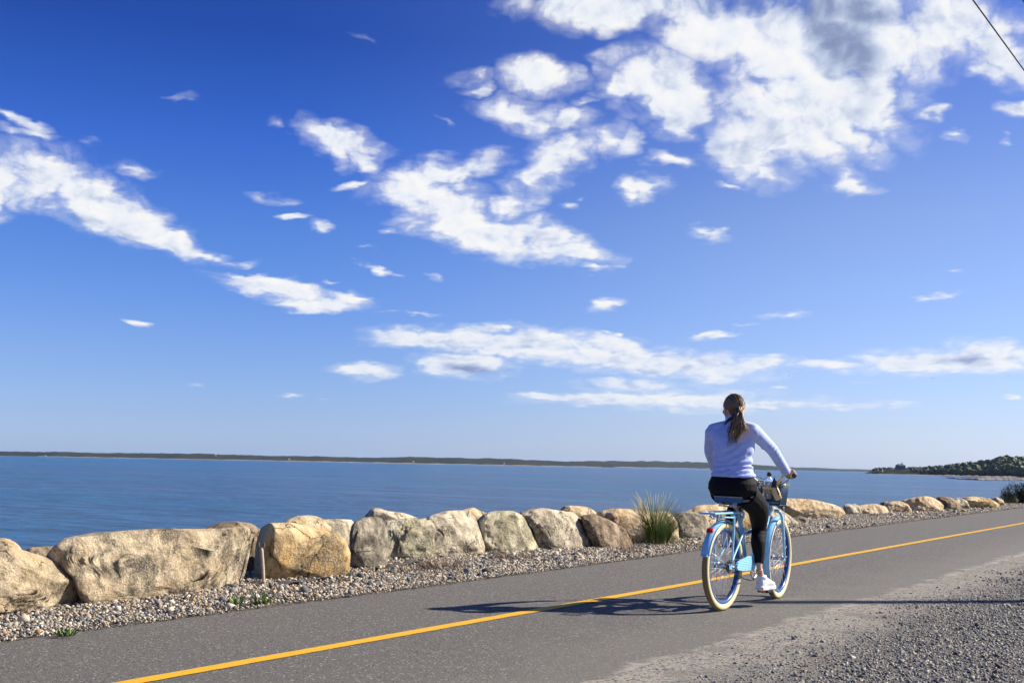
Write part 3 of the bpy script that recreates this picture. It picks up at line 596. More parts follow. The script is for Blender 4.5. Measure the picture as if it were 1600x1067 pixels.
# ---------------------------------------------------------------- shape helpers
def crom(pts, n=8):
    P = np.array(pts, float)
    if len(P) < 3: return np.array([P[0]*(1-t)+P[-1]*t for t in np.linspace(0, 1, n+1)])
    Q = np.vstack([2*P[0]-P[1], P, 2*P[-1]-P[-2]]); out = []
    for i in range(1, len(Q)-2):
        p0, p1, p2, p3 = Q[i-1:i+3]
        for t in np.linspace(0, 1, n, endpoint=False):
            out.append(.5*((2*p1)+(-p0+p2)*t+(2*p0-5*p1+4*p2-p3)*t*t+(-p0+3*p1-3*p2+p3)*t**3))
    out.append(P[-1]); return np.array(out)
class MB:
    def __init__(s): s.V = []; s.F = []; s.T = []; s.n = 0; s.tone = 0.0
    def add(s, V, F):
        V = np.asarray(V, float); s.V.append(V); s.F += [tuple(int(i)+s.n for i in f) for f in F]; s.T += [s.tone]*len(F); s.n += len(V); return s
    def rings(s, C, A, B, ra, rb, seg=12, cap=True, phase=0.0):
        """loft of ellipses: centres C, axes A, B, radii ra, rb"""
        C = np.array(C, float); k = len(C); th = np.linspace(0, 2*pi, seg, endpoint=False)+phase
        ra = np.broadcast_to(ra, k); rb = np.broadcast_to(rb, k)
        V = (C[:, None]+A[:, None]*(np.cos(th)[None, :, None]*ra[:, None, None])+B[:, None]*(np.sin(th)[None, :, None]*rb[:, None, None])).reshape(-1, 3)
        F = [tuple(f) for f in grid_faces(k, seg, True)]
        F = [(f[0], f[1], f[2], f[3]) for f in F]
        if cap:
            V = np.vstack([V, C[0], C[-1]]); a, b = k*seg, k*seg+1
            F += [(a, (j+1) % seg, j) for j in range(seg)]+[(b, (k-1)*seg+j, (k-1)*seg+(j+1) % seg) for j in range(seg)]
        return s.add(V, F)
    def tube(s, pts, r, seg=10, n=0, closed=False, flat=1.0, upv=None):
        P = crom(pts, n) if n else np.array(pts, float)
        T = np.gradient(P, axis=0); T /= np.maximum(1e-9, np.linalg.norm(T, axis=1))[:, None]
        if hasattr(r, '__len__'): r = np.interp(np.linspace(0, 1, len(P)), np.linspace(0, 1, len(r)), r)
        a = np.array(upv if upv is not None else ((0, 0, 1) if abs(T[0][2]) < .9 else (1, 0, 0)), float); A = []
        for t in T:
            a = a-t*(a@t); a /= np.linalg.norm(a); A.append(a.copy())
        A = np.array(A); B = np.cross(T, A)
        return s.rings(P, A, B, r, np.asarray(r)*flat, seg)
    def ell(s, c, r, R=None, sub=3):
        S, F = ICO[sub]; V = S*np.array(r)
        if R is not None: V = V@np.array(R).T
        return s.add(V+np.array(c), F)
    def box(s, c, d, R=None, bev=.15):
        S = np.array([(x, y, z) for x in (-1, 1) for y in (-1, 1) for z in (-1, 1)], float)
        d = np.array(d)/2; b = min(d)*bev; V = []; F = []
        # chamfered box: 24 vertices
        idx = {}
        for v in S:
            for ax in range(3):
                p = v*(d-b); p[ax] = v[ax]*d[ax]; idx[(tuple(v), ax)] = len(V); V.append(p)
        def q(*ks): F.append(tuple(idx[k] for k in ks))
        for ax in range(3):
            o1, o2 = (ax+1) % 3, (ax+2) % 3
            for sg in (-1, 1):
                vs = []
                for a, b_ in ((-1, -1), (1, -1), (1, 1), (-1, 1)):
                    v = [0, 0, 0]; v[ax] = sg; v[o1] = a; v[o2] = b_; vs.append(tuple(float(t) for t in v))
                f = [idx[(v, ax)] for v in vs]; F.append(tuple(f if sg > 0 else f[::-1]))
            for a in (-1, 1):
                for b_ in (-1, 1):
                    v0 = [0, 0, 0]; v0[ax] = -1; v0[o1] = a; v0[o2] = b_; v1 = list(v0); v1[ax] = 1
                    v0 = tuple(map(float, v0)); v1 = tuple(map(float, v1))
                    f = (idx[(v0, o1)], idx[(v1, o1)], idx[(v1, o2)], idx[(v0, o2)]); F.append(f if a*b_ < 0 else f[::-1])
        for v in S: F.append(tuple(idx[(tuple(v), ax)] for ax in ((0, 1, 2) if v.prod() > 0 else (2, 1, 0))))
        V = np.array(V)
        if R is not None: V = V@np.array(R).T
        return s.add(V+np.array(c), F)
    def lathe(s, prof, c=(0, 0, 0), axis='y', seg=48, closed=False):
        """prof: (radius, position along axis)"""
        k = len(prof); th = np.linspace(0, 2*pi, seg, endpoint=False); V = []
        for t in th:
            for r, h in prof:
                V.append({'y': (r*cos(t), h, r*sin(t)), 'z': (r*cos(t), r*sin(t), h), 'x': (h, r*cos(t), r*sin(t))}[axis])
        F = []
        for i in range(seg):
            j = (i+1) % seg
            for q in range(k if closed else k-1):
                q2 = (q+1) % k; F.append((i*k+q, i*k+q2, j*k+q2, j*k+q))
        return s.add(np.array(V)+np.array(c), F)
    def arr(s): return np.vstack(s.V)
    def build(s, name, m, parent=None, smooth=True, tone=False):
        o = mesh(name, s.arr(), s.F, m, parent, smooth, local=True)
        if tone: pattr(o, 'tone', s.T)
        return o
def rotm(ax, deg):
    return np.array(Matrix.Rotation(radians(deg), 3, ax))
def paintm(name, col, rough=.35, spec=.5, metal=0.0, coat=0.0, var=.08, nscale=30, bump=0.0):
    m, n = mat(name); P = n.obj(); a = n.noise(P, nscale, 4, .6)
    c = n.mix(n.lin(a, .3, .7, 0, 1), tuple(v*(1-var) for v in col), tuple(min(1, v*(1+var)) for v in col))
    nm = n.bump(n.noise(P, nscale*12, 2, .6), bump, .002) if bump else None
    b = n.bsdf(c, n.lin(a, .3, .7, rough*.85, rough*1.15), nm, metal, spec)
    if coat: b.inputs['Coat Weight'].default_value = coat
    return m
# ---------------------------------------------------------------- bicycle
M_blue = paintm('light_blue_paint', (.30, .60, .80), .28, coat=.4)
M_rim = paintm('blue_rim_paint', (.020, .075, .23), .3, coat=.3)
M_steel = paintm('polished_steel', (.62, .62, .64), .38, metal=1.0)
M_spoke = paintm('spoke_steel', (.62, .63, .66), .5)
M_dark = paintm('black_steel', (.02, .02, .022), .45)
M_cream = paintm('cream_plastic', (.78, .62, .30), .45)
M_sad = paintm('navy_saddle_vinyl', (.022, .095, .235), .45, bump=.2)
M_tan = paintm('tan_piping', (.60, .45, .27), .6)
M_bask = paintm('blue_basket_wire', (.010, .050, .105), .5)
M_red, n_ = mat('red_reflector'); P_ = n_.obj(); v_ = n_.vor(P_, 160)
n_.bsdf(n_.mix(v_, (.30, .004, .006), (.75, .02, .02)), .15, n_.bump(v_, .5, .002))
M_orange = paintm('orange_reflector', (.80, .22, .03), .2)
M_white = paintm('white_print', (.75, .78, .8), .5)
tyre_m, n = mat('cream_tyre')
ang = n.attr('ang'); cr_ = n.attr('cross')
tick = n.math('SINE', n.math('MULTIPLY', ang, 150.0))
tickm = n.math('MULTIPLY', n.ss(tick, .0, .55), n.math('MULTIPLY', n.ss(cr_, .25, .32), n.math('SUBTRACT', 1.0, n.ss(cr_, .80, .88))))
mid_ = n.math('SUBTRACT', 1.0, n.ss(cr_, .06, .11))
c = n.mix(n.ss(cr_, .85, 1.0), (.36, .26, .105), (.66, .56, .33))
c = n.mix(n.math('MAXIMUM', n.math('MULTIPLY', tickm, .75), n.math('MULTIPLY', mid_, .8)), c, (.06, .045, .03))
n.bsdf(c, .7, n.bump(n.math('MULTIPLY', n.math('MAXIMUM', tickm, mid_), -1.0), 1.0, .004), spec=.3)

bo = G(1128, 953.5)
BH = radians(1.5); BLEAN = radians(1.3)
BIKE = Matrix.Translation(Vector(bo)) @ Matrix.Rotation(pi/2-BH, 4, 'Z') @ Matrix.Rotation(BLEAN, 4, 'X')
BI = np.array(BIKE.inverted()); BM = np.array(BIKE)
def toB(P): return BI[:3, :3]@np.array(P)+BI[:3, 3]
def onx(px, py, xl):
    """bike-frame point seen at a pixel, at forward position xl"""
    d = BI[:3, :3]@ray(px, py); c0 = toB(CAM); t = (xl-c0[0])/d[0]; return c0+d*t
def ony(px, py, yl):
    d = BI[:3, :3]@ray(px, py); c0 = toB(CAM); t = (yl-c0[1])/d[1]; return c0+d*t
def pix(p):
    P = BM[:3, :3]@np.array(p, float)+BM[:3, 3]; d = P-CAM; z = d@_f; return round(float(800+FPX*(d@_r)/z), 1), round(float(533.5-FPX*(d@_u)/z), 1)
bike = empty('bicycle'); bike.matrix_world = BIKE
tag(bike, 'light blue cruiser bicycle with cream tyres, rear rack and front basket, ridden along the path', 'bicycle')
WR = .335
def wheel(cx, steer, rear):
    w = empty('wheel', (cx, 0, WR), bike); w.rotation_euler = (0, 0, steer)
    # tyre
    na, nc = 240, 20; th = np.linspace(0, 2*pi, na, endpoint=False); ph = np.linspace(0, 2*pi, nc, endpoint=False)
    R0, r0 = WR-.0285, .0285
    rr = R0+r0*np.cos(ph); V = np.stack([np.cos(th)[:, None]*rr, np.repeat((r0*.96*np.sin(ph))[None], na, 0), np.sin(th)[:, None]*rr], -1).reshape(-1, 3)
    F = grid_faces(na+1, nc, True) % (na*nc)
    t = mesh('tyre', V, F, tyre_m, w, local=True)
    for nm, val in (('ang', np.repeat(th, nc)), ('cross', np.tile(np.abs(np.sin(ph/2)*2), na))):
        a = t.data.attributes.new(nm, 'FLOAT', 'POINT'); a.data.foreach_set('value', val.astype(np.float32))
    b = MB(); b.lathe([(.287, -.0175), (.287, .0175), (.281, .0195), (.268, .019), (.261, .012), (.261, -.012), (.268, -.019), (.281, -.0195)], seg=120, closed=True); b.build('rim', M_rim, w)
    b = MB()
    if rear:
        b.lathe([(.0, -.062), (.008, -.062), (.008, -.05), (.03, -.046), (.031, -.040), (.022, -.036), (.024, .0), (.022, .03), (.031, .033), (.031, .037), (.012, .040), (.008, .062), (0, .062)], seg=28)
    else:
        b.lathe([(.0, -.058), (.010, -.058), (.010, -.045), (.024, -.040), (.024, -.036), (.014, -.030), (.014, .030), (.024, .036), (.024, .040), (.010, .045), (.010, .058), (0, .058)], seg=28)
    b.build('hub', M_steel, w)
    if rear:
        b = MB(); b.lathe([(.0, -.059), (.026, -.059), (.040, -.056), (.046, -.052), (.046, -.048), (.03, -.044), (.0, -.044)], seg=36); b.build('sprocket', M_dark, w)
    b = MB(); b.tube([(.026, .0, 0), (.263, -.0, 0)], .0014, 6); sp0 = b.build('spoke', M_spoke, w)
    for i in range(36):
        o = sp0 if i == 0 else sp0.copy()
        if i: SC.collection.objects.link(o); o.parent = w
        a = i*2*pi/36; sd_ = 1 if i % 2 else -1; tw = (.42 if (i//2) % 2 else -.42)
        fl = .037; A = Vector((.027*cos(a+tw*2), sd_*fl, .027*sin(a+tw*2))); E = Vector((.263*cos(a), sd_*.004, .263*sin(a)))
        d = E-A; L_ = d.length
        q = d.to_track_quat('X', 'Z'); o.rotation_mode = 'QUATERNION'; o.rotation_quaternion = q
        s_ = L_/(.263-.026); o.scale = (s_, 1, 1); o.location = A-(d.normalized()*.026*s_)
    return w
FX, STEER = 1.10, radians(5)
w0 = wheel(0, 0, True); w1 = wheel(FX, STEER, False)
HEADT = np.array([.865, 0, .895]); HEADB = np.array([.925, 0, .735])
b = MB()
BB = (.46, 0, .29)
b.tube([BB, (.275, 0, .735)], .0165, 14)
b.tube([(.322, 0, .60), (.42, 0, .565), (.60, 0, .60), (.76, 0, .69), (.875, 0, .795)], .0165, 14, n=8)
b.tube([BB, (.52, 0, .345), (.66, 0, .45), (.80, 0, .59), (.918, 0, .755)], .0195, 14, n=8)
b.tube([HEADB, HEADT], .021, 16)
for s_ in (-1, 1):
    b.tube([(.44, s_*.022, .29), (.36, s_*.045, .30), (.02, s_*.060, .33)], .0105, 10, n=6)
    b.tube([(.325, s_*.012, .615), (.27, s_*.04, .57), (0, s_*.061, .345)], .0085, 10, n=6)
    b.box((.0, s_*.063, .335), (.05, .006, .045))
b.lathe([(0, -.036), (.022, -.036), (.022, .036), (0, .036)], c=BB, seg=24)
b.build('frame', M_blue, bike)
# fork (turned a little to the left with the wheel)
cs, sn = cos(STEER), sin(STEER)
def st(p):   # rotate about the steering axis foot
    x, y, z = p; dx = x-FX; return (FX+dx*cs-y*sn, dx*sn+y*cs, z)
b = MB()
for s_ in (-1, 1):
    b.tube([st(p) for p in ((.945, s_*.012, .735), (.962, s_*.050, .722), (.995, s_*.062, .67), (1.045, s_*.062, .52), (FX, s_*.058, WR))], [.014, .014, .0125, .0115, .009], 12, n=8, flat=1.0)
    b.box(st((FX, s_*.058, WR)), (.03, .007, .032))
b.build('fork', M_blue, bike)
def fender(cx, a0, a1, steer=0.0, R=.352, w=.034):
    b = MB(); A = np.radians(np.linspace(a0, a1, 44)); prof = []
    k = 9; V = []; F = []
    for sgn, off in ((1, 0.0), (-1, -.0025)):
        for a in A:
            for j in range(k):
                u = -1+2*j/(k-1); r = R+off-.016*u*u
                V.append((r*cos(a), u*w, r*sin(a)))
    na = len(A); g = grid_faces(na, k)
    F = [tuple(f) for f in g]+[tuple(f[::-1]+na*k) for f in g]
    for i in range(na-1):
        for j in (0, k-1):
            q = (i*k+j, (i+1)*k+j, na*k+(i+1)*k+j, na*k+i*k+j); F.append(q if j else q[::-1])
    for i in (0, na-1):
        for j in range(k-1):
            q = (i*k+j, na*k+i*k+j, na*k+i*k+j+1, i*k+j+1); F.append(q if i else q[::-1])
    V = np.array(V)@rotm('Z', degrees(steer)).T+np.array((cx, 0, WR)); b.add(V, F)
    return b
fr = fender(0, 25, 165).build('fender', M_blue, bike)
ff = fender(FX, 84, 205, STEER).build('fender', M_blue, bike)
b = MB()
for s_ in (-1, 1):
    b.tube([(0, s_*.066, WR), (-.355*cos(radians(22)), s_*.036, WR+.355*sin(radians(22)))], .0022, 6)
b.build('fender_stay', M_steel, fr)
b = MB()
for s_ in (-1, 1):
    b.tube([st((FX, s_*.064, WR)), st((FX+.34*cos(radians(195)), s_*.036, WR+.34*sin(radians(195))))], .0022, 6)
b.build('fender_stay', M_steel, ff)
a = radians(131); b = MB(); b.box((.366*cos(a), 0, WR+.366*sin(a)), (.020, .050, .040), rotm('Y', 49)@np.eye(3), bev=.3); b.build('reflector', M_red, bike)
# rear rack
b = MB(); rz = .738
X0 = -.295
b.tube([(.265, -.045, rz-.045), (.235, -.058, rz), (.10, -.062, rz), (X0+.05, -.062, rz), (X0, -.045, rz), (X0, .045, rz), (X0+.05, .062, rz), (.10, .062, rz), (.235, .058, rz), (.265, .045, rz-.045)], .0085, 10, n=5)
for yy in (-.022, .022): b.tube([(X0, yy, rz), (.235, yy, rz)], .006, 8)
for xx in (-.14, .02, .16): b.tube([(xx, -.062, rz), (xx, .062, rz)], .006, 8)
for s_ in (-1, 1):
    b.tube([(.04, s_*.064, rz), (.03, s_*.072, rz-.10), (.0, s_*.072, WR+.02)], .0085, 10, n=4)
    b.tube([(.265, s_*.045, rz-.045), (.285, s_*.02, .70)], .008, 8)
    b.tube([(-.15, s_*.05, rz), (-.14, s_*.03, rz-.045), (-.125, s_*.02, WR+.36)], .0065, 8)
b.tube([(-.15, -.05, rz-.03), (.03, -.066, rz-.035)], .0065, 8); b.tube([(-.15, .05, rz-.03), (.03, .066, rz-.035)], .0065, 8)
b.build('rear_rack', M_blue, bike)
# chain, chainguard, cranks, pedals
b = MB()
b.tube([(0.0, -.055, WR-.044), (.10, -.056, WR-.052), (.25, -.058, .232), (.40, -.060, .205), (.47, -.062, .212), (.535, -.062, .25), (.55, -.062, .30), (.52, -.062, .355), (.47, -.062, .368), (.25, -.058, .375), (.0, -.055, WR+.046), (-.04, -.055, WR+.02), (-.045, -.055, WR-.01), (-.02, -.055, WR-.04), (0, -.055, WR-.044)], .0042, 6, n=5)
b.build('chain', M_dark, bike)
b = MB(); b.lathe([(.062, -.066), (.082, -.066), (.082, -.060), (.062, -.060)], c=BB, seg=60, closed=True)
for i in range(5):
    a = i*2*pi/5; b.box((BB[0]+.035*cos(a), -.063, BB[2]+.035*sin(a)), (.07, .004, .014), rotm('Y', -degrees(a)))
b.build('chainring', M_steel, bike)
guard_m, n = mat('chainguard_paint'); P = n.obj(); wv_ = n.new('ShaderNodeTexWave', wave_type='BANDS', bands_direction='Z'); n.put(wv_.inputs[0], P); wv_.inputs['Scale'].default_value = 24
b_ = n.bsdf(n.mix(n.ss(wv_.outputs[1], .75, .95, 0, .35), (.30, .64, .84), (.12, .34, .55)), .3, n.bump(wv_.outputs[1], .5, .004)); b_.inputs['Coat Weight'].default_value = .4
b = MB()
outl = [(.07, .318), (.10, .300), (.20, .290), (.40, .280), (.50, .285), (.545, .32), (.545, .37), (.50, .402), (.42, .408), (.30, .398), (.16, .378), (.10, .365), (.075, .345)]
kO = len(outl); V = [(x, -.070, z) for x, z in outl]+[(x, -.088, z*.94+.34*.06) for x, z in outl]+[(.3, -.070, .345), (.3, -.090, .345)]
F = [(i, (i+1) % kO, kO+(i+1) % kO, kO+i) for i in range(kO)]+[(2*kO+1, kO+i, kO+(i+1) % kO) for i in range(kO)]+[(2*kO, (i+1) % kO, i) for i in range(kO)]
b.add(np.array(V), F); b.build('chainguard', guard_m, bike, smooth=False)
PR = np.array([.493, -.135, .124]); PL = np.array([2*BB[0]-PR[0], .135, 2*BB[2]-PR[2]])
for s_, Pp in ((-1, PR), (1, PL)):
    b = MB(); b.tube([(BB[0], s_*.055, BB[2]), (BB[0], s_*.088, BB[2]), (Pp[0]*.25+BB[0]*.75, s_*.092, Pp[2]*.25+BB[2]*.75), (Pp[0], s_*.095, Pp[2])], [.012, .011, .010, .009], 10); cr = b.build('crank', M_steel, bike)
    b = MB(); c0 = (Pp[0], s_*.140, Pp[2])
    for dx in (-.042, .042): b.box((c0[0]+dx, c0[1], c0[2]), (.012, .085, .022))
    for dy in (-.038, .038): b.box((c0[0], c0[1]+dy, c0[2]), (.09, .009, .02))
    b.tube([(Pp[0], s_*.095, Pp[2]), (Pp[0], s_*.178, Pp[2])], .009, 8); pd = b.build('pedal', M_dark, bike)
    b = MB(); b.box((c0[0]-.05, c0[1], c0[2]), (.005, .05, .014)); b.build('reflector', M_orange, pd)
# saddle
b = MB(); xs = np.array([-.000, .008, .03, .07, .11, .15, .20, .25, .285, .30]); hw = np.array([.045, .088, .112, .115, .10, .075, .048, .030, .022, .008])
ct = np.stack([xs+.035, 0*xs, .842+.010*np.cos((xs-.02)*18)], -1)
th = np.linspace(0, 2*pi, 28, endpoint=False)
V = []
for (x, y, z), w in zip(ct, hw):
    for t in th:
        cy_, sz_ = cos(t), sin(t); V.append((x, w*np.sign(cy_)*abs(cy_)**.7, z+(.014*abs(sz_)**.8 if sz_ > 0 else -.040*abs(sz_)**.45)))
V = np.array(V+[ct[0]-[.004, 0, .008], ct[-1]+[.004, 0, -.006]]); kk = len(xs)
F = [tuple(f) for f in grid_faces(kk, 28, True)]+[(kk*28, (j+1) % 28, j) for j in range(28)]+[(kk*28+1, (kk-1)*28+j, (kk-1)*28+(j+1) % 28) for j in range(28)]
b.add(V, F); sad = b.build('saddle', M_sad, bike)
b = MB(); rim_ = [(x, s_*w*1.005, z+.0045) for s_ in (1,) for (x, y, z), w in zip(ct, hw)]+[(x, -w*1.005, z+.0045) for (x, y, z), w in list(zip(ct, hw))[::-1]]
b.tube(rim_+[rim_[0]], .0028, 6, n=3); b.build('piping', M_tan, sad)
b = MB(); b.box((.135, -.105, .828), (.055, .004, .018), rotm('Z', 20)); b.build('badge', paintm('pale_blue_badge', (.25, .58, .85), .4), sad)
b = MB()
for s_ in (-1, 1):
    b.tube([(.06, s_*.05, .805), (.09, s_*.03, .785), (.18, s_*.022, .783), (.29, s_*.012, .81)], .0035, 8, n=5)
    b.tube([(.065+.014*cos(t), s_*.062+.014*sin(t), .785+.0035*t/2) for t in np.linspace(0, 6*pi, 50)], .002, 5)
b.box((.195, 0, .785), (.05, .06, .022), bev=.3); b.tube([(.05, -.07, .785), (.05, .07, .785)], .004, 6)
b.tube([(.19, 0, .778), (.212, 0, .775), (.275, 0, .735), (.30, 0, .67)], .0135, 14)
b.lathe([(0, -.02), (.022, -.02), (.022, .02), (0, .02)], c=(.275, 0, .735), axis='z', seg=20)
b.build('seat_post', M_steel, bike)
# handlebar
b = MB(); b.tube([HEADT, HEADT+np.array([-.01, 0, .035]), HEADT+np.array([.0, 0, .055]), HEADT+np.array([.045, 0, .060])], .014, 12, n=5)
b.ell(HEADT+np.array([.045, 0, .060]), (.022, .025, .022)); b.build('stem', M_steel, bike)
gR0 = onx(1231, 741.5, .70); gR1 = onx(1240.5, 742.5, .575)
bc = HEADT+np.array([.045, 0, .060])
hbR = [bc, bc+[.01, -.05, 0], (.90, -.13, .950), onx(1214.5, 757, .87), onx(1218.5, 750, .84), onx(1224, 743, .79), gR0, gR1]
hbL = [np.array([p[0], -p[1], p[2]]) for p in hbR]
b = MB(); b.tube(hbR, .0105, 12, n=6); b.tube(hbL, .0105, 12, n=6); b.build('handlebar', M_cream, bike)
for s_, h0, h1 in ((-1, gR0, gR1), (1, hbL[-2], hbL[-1])):
    d_ = (h1-h0)/np.linalg.norm(h1-h0)
    b = MB(); b.tube([h0, h0*.5+h1*.5, h1], [.0165, .0175, .0165], 14, n=4); g = b.build('grip', M_cream, bike)
    b = MB(); b.tube([h1-d_*.004, h1+d_*.002, h1+d_*.016, h1+d_*.020], [.0175, .0195, .0195, .012], 14); b.build('end_cap', paintm('dark_grey_rubber', (.05, .065, .075), .6), g)
b = MB()
b.tube([(.80, -.24, 1.05), (.92, -.16, 1.0), (1.0, -.05, .93), (.97, 0, .84), (.95, .02, .76)], .0028, 6, n=6)
b.tube([(.80, .24, 1.05), (.93, .15, 1.02), (1.0, .04, .95), (.90, .02, .86), (.80, .02, .74)], .0028, 6, n=6)
b.build('brake_cable', M_dark, bike)
# basket
bx, bz0, bz1 = .950, .783, .972
def rrect(cx, z, hx, hy, r=.03, n=6):
    P = []
    for qx, qy, a0 in ((1, 1, 0), (-1, 1, 90), (-1, -1, 180), (1, -1, 270)):
        for a in np.radians(np.linspace(a0, a0+90, n)): P.append((cx+qx*(hx-r)+r*cos(a), qy*(hy-r)+r*sin(a), z))
    P.append(P[0]); return np.array(P)
b = MB()
def bring(t): return rrect(bx, bz0+(bz1-bz0)*t, .080+.018*t, .100+.022*t)
for t in np.linspace(0, 1, 15): b.tube(bring(t), .0045 if t in (0, 1) else .0028, 6)
top, bot = bring(1), bring(0)
def resamp(P, n):
    d = np.r_[0, np.cumsum(np.linalg.norm(np.diff(P, axis=0), axis=1))]; u = np.linspace(0, d[-1], n, endpoint=False)
    return np.stack([np.interp(u, d, P[:, i]) for i in range(3)], -1)
for p, q in zip(resamp(top, 84), resamp(bot, 84)): b.tube([p, q], .0029, 5)
for yy in np.linspace(-.09, .09, 17): b.tube([(bx-.078, yy, bz0), (bx+.078, yy, bz0)], .002, 5)
b.box((bx, 0, bz0-.003), (.15, .19, .003))
bsk = b.build('basket', M_bask, bike)
b = MB(); b.tube([(bx-.088, y_, bz0+.018+.006*sin(y_*260)*(1 if abs(y_) < .06 else .3)) for y_ in np.linspace(-.09, .03, 60)], .0014, 5); b.build('lettering', M_white, bsk)
b = MB()
for s_ in (-1, 1): b.tube([(bx+.05, s_*.08, bz0), (bx+.06, s_*.085, bz0-.05), st((FX, s_*.066, WR+.01))], .0025, 6)
b.tube([(.90, 0, .84), (bx-.09, 0, .86)], .008, 8); b.build('basket_stay', M_steel, bsk)
# cup holder and holster hung on the back of the basket
hc = onx(1199.5, 762, .815)
b = MB(); b.lathe([(.038, -.012), (.043, -.012), (.043, .012), (.038, .012)], c=hc, axis='z', seg=40, closed=True)
b.tube([hc+[.04, 0, 0], (.865, hc[1], hc[2]-.01)], .006, 8)
b.tube([hc+[0, -.04, -.0], onx(1209, 762, .81)], .007, 8); b.build('cup_holder', M_cream, bike)
t0, t1 = onx(1209, 760, .81), onx(1217, 780.5, .81)
b = MB(); b.tube([t0, t0*.5+t1*.5, t1*.93+t0*.07, t1], [.030, .032, .029, .018], 20, flat=.6, upv=(0, 1, 0)); hol = b.build('holster', M_cream, bike)
b = MB(); a0_, a1_, a2_ = onx(1207.5, 762, .795), onx(1210.5, 745.5, .795), onx(1214, 760, .795)
b.tube([t0*.9+t1*.1, (a0_+a2_)/2*.5+t0*.5, a1_*.55+t0*.45, a1_], [.024, .025, .017, .003], 16, flat=.5, upv=(0, 1, 0))
b.tube([onx(1212, 758, .77), onx(1217, 773, .77)], .006, 8); b.build('handle', M_dark, hol)
b = MB(); b.ell(onx(1217.3, 774, .772), (.006, .006, .006), sub=2); b.build('button', M_orange, hol)
# water bottle standing in the cup holder
bot_m, n = mat('clear_plastic'); n.bsdf((.86, .93, .97), .06, None, spec=.6, **{'Transmission Weight': .86, 'IOR': 1.18})
wb = empty('water_bottle'); wb.matrix_world = BIKE @ Matrix.Translation(Vector(hc)) @ Matrix.Rotation(radians(6), 4, 'X')
tag(wb, 'clear water bottle with a black cap in the cream cup holder behind the basket', 'water bottle')
b = MB(); b.lathe([(0, -.085), (.030, -.085), (.034, -.08), (.035, .0), (.034, .02), (.038, .035), (.040, .05), (.037, .066), (.028, .082), (.014, .093), (.012, .103), (0, .103)], axis='z', seg=36); b.build('bottle_body', bot_m, wb)
b = MB(); b.lathe([(.0365, -.045), (.0372, -.045), (.0372, .014), (.0365, .014)], axis='z', seg=36, closed=True); b.build('paper_label', paintm('kraft_label', (.50, .32, .18), .7), wb)
b = MB(); b.lathe([(0, .098), (.017, .098), (.0185, .103), (.0185, .124), (.016, .130), (0, .131)], axis='z', seg=28); b.build('cap', M_dark, wb)
# ---------------------------------------------------------------- rider
skin_m, n = mat('skin'); P = n.obj(); a_ = n.noise(P, 40, 4, .6)
b_ = n.bsdf(n.mix(n.lin(a_, .3, .7, 0, 1), (.52, .29, .19), (.64, .39, .27)), .5, n.bump(n.noise(P, 300, 2, .5), .2, .001), spec=.4)
b_.inputs['Subsurface Weight'].default_value = .12; b_.inputs['Subsurface Radius'].default_value = (.012, .005, .003); b_.inputs['Subsurface Scale'].default_value = 1.0
top_m, n = mat('periwinkle_knit'); P = n.obj(); a_ = n.noise(n.map(P, sca=(1, 1, 3)), 18, 4, .6); wv_ = n.noise(P, 420, 2, .6)
b_ = n.bsdf(n.mix(n.lin(a_, .35, .65, 0, 1), (.41, .49, .83), (.51, .59, .90)), .85, n.bump(wv_, .25, .002), spec=.2)
b_.inputs['Sheen Weight'].default_value = .35; b_.inputs['Sheen Roughness'].default_value = .5
leg_m, n = mat('black_leggings'); P = n.obj()
b_ = n.bsdf((.007, .0065, .008), .75, n.bump(n.noise(P, 380, 2, .6), .25, .0015), spec=.18)
hair_m, n = mat('brown_hair'); t_ = n.attr('tone'); P = n.obj()
c = n.ramp(t_, [(0, (.022, .012, .007)), (.35, (.095, .053, .026)), (.65, (.27, .165, .08)), (1.0, (.60, .43, .24))])
n.bsdf(c, .38, n.bump(n.noise(P, 300, 2, .6), .3, .001), spec=.6)
shoe_m = paintm('white_leather', (.74, .74, .74), .5, bump=.15); sole_m = paintm('white_rubber_sole', (.68, .67, .64), .6)
shk = paintm('white_sock_lace', (.78, .78, .8), .8)
def remeshed(name, mb, vox, m, parent, it=4, fac=.5, warp=None, name2=None):
    o = mb.build('tmp_'+name, None, None)
    r = o.modifiers.new('r', 'REMESH'); r.mode = 'VOXEL'; r.voxel_size = vox; r.adaptivity = 0
    if it: q = o.modifiers.new('s', 'SMOOTH'); q.factor = fac; q.iterations = it
    dg = bpy.context.evaluated_depsgraph_get(); dg.update()
    ev = o.evaluated_get(dg); me = ev.to_mesh()
    V = np.empty(len(me.vertices)*3, np.float32); me.vertices.foreach_get('co', V); V = V.reshape(-1, 3).astype(float)
    N = np.empty(len(me.vertices)*3, np.float32); me.vertices.foreach_get('normal', N); N = N.reshape(-1, 3)
    F = [tuple(p.vertices) for p in me.polygons]
    ev.to_mesh_clear(); md = o.data; bpy.data.objects.remove(o); bpy.data.meshes.remove(md)
    if warp: V = warp(V, N)
    return mesh(name2 or name, V, F, m, parent, True, local=True)
rider = empty('person'); rider.matrix_world = BIKE
tag(rider, 'woman with brown ponytail, periwinkle top and black leggings riding the blue bicycle', 'person')
lo = {}   # joints in the bicycle frame
shR = np.array([.205, -.150, 1.362]); shL = np.array([.205, .205, 1.355])
elR = onx(1206, 702, .385); wrR = onx(1229.5, 738.5, .565)
elL = onx(1109.5, 704, .375); wrL = np.array([.545, .335, 1.06])
hipR = np.array([.18, -.100, .885]); hipL = np.array([.175, .092, .895])
knR = onx(1186, 824, .49); anR = onx(1185.5, 889, .40); anR[1] = -.128; 
knL = np.array([.585, .125, .84]); anL = np.array([.335, .130, .545])
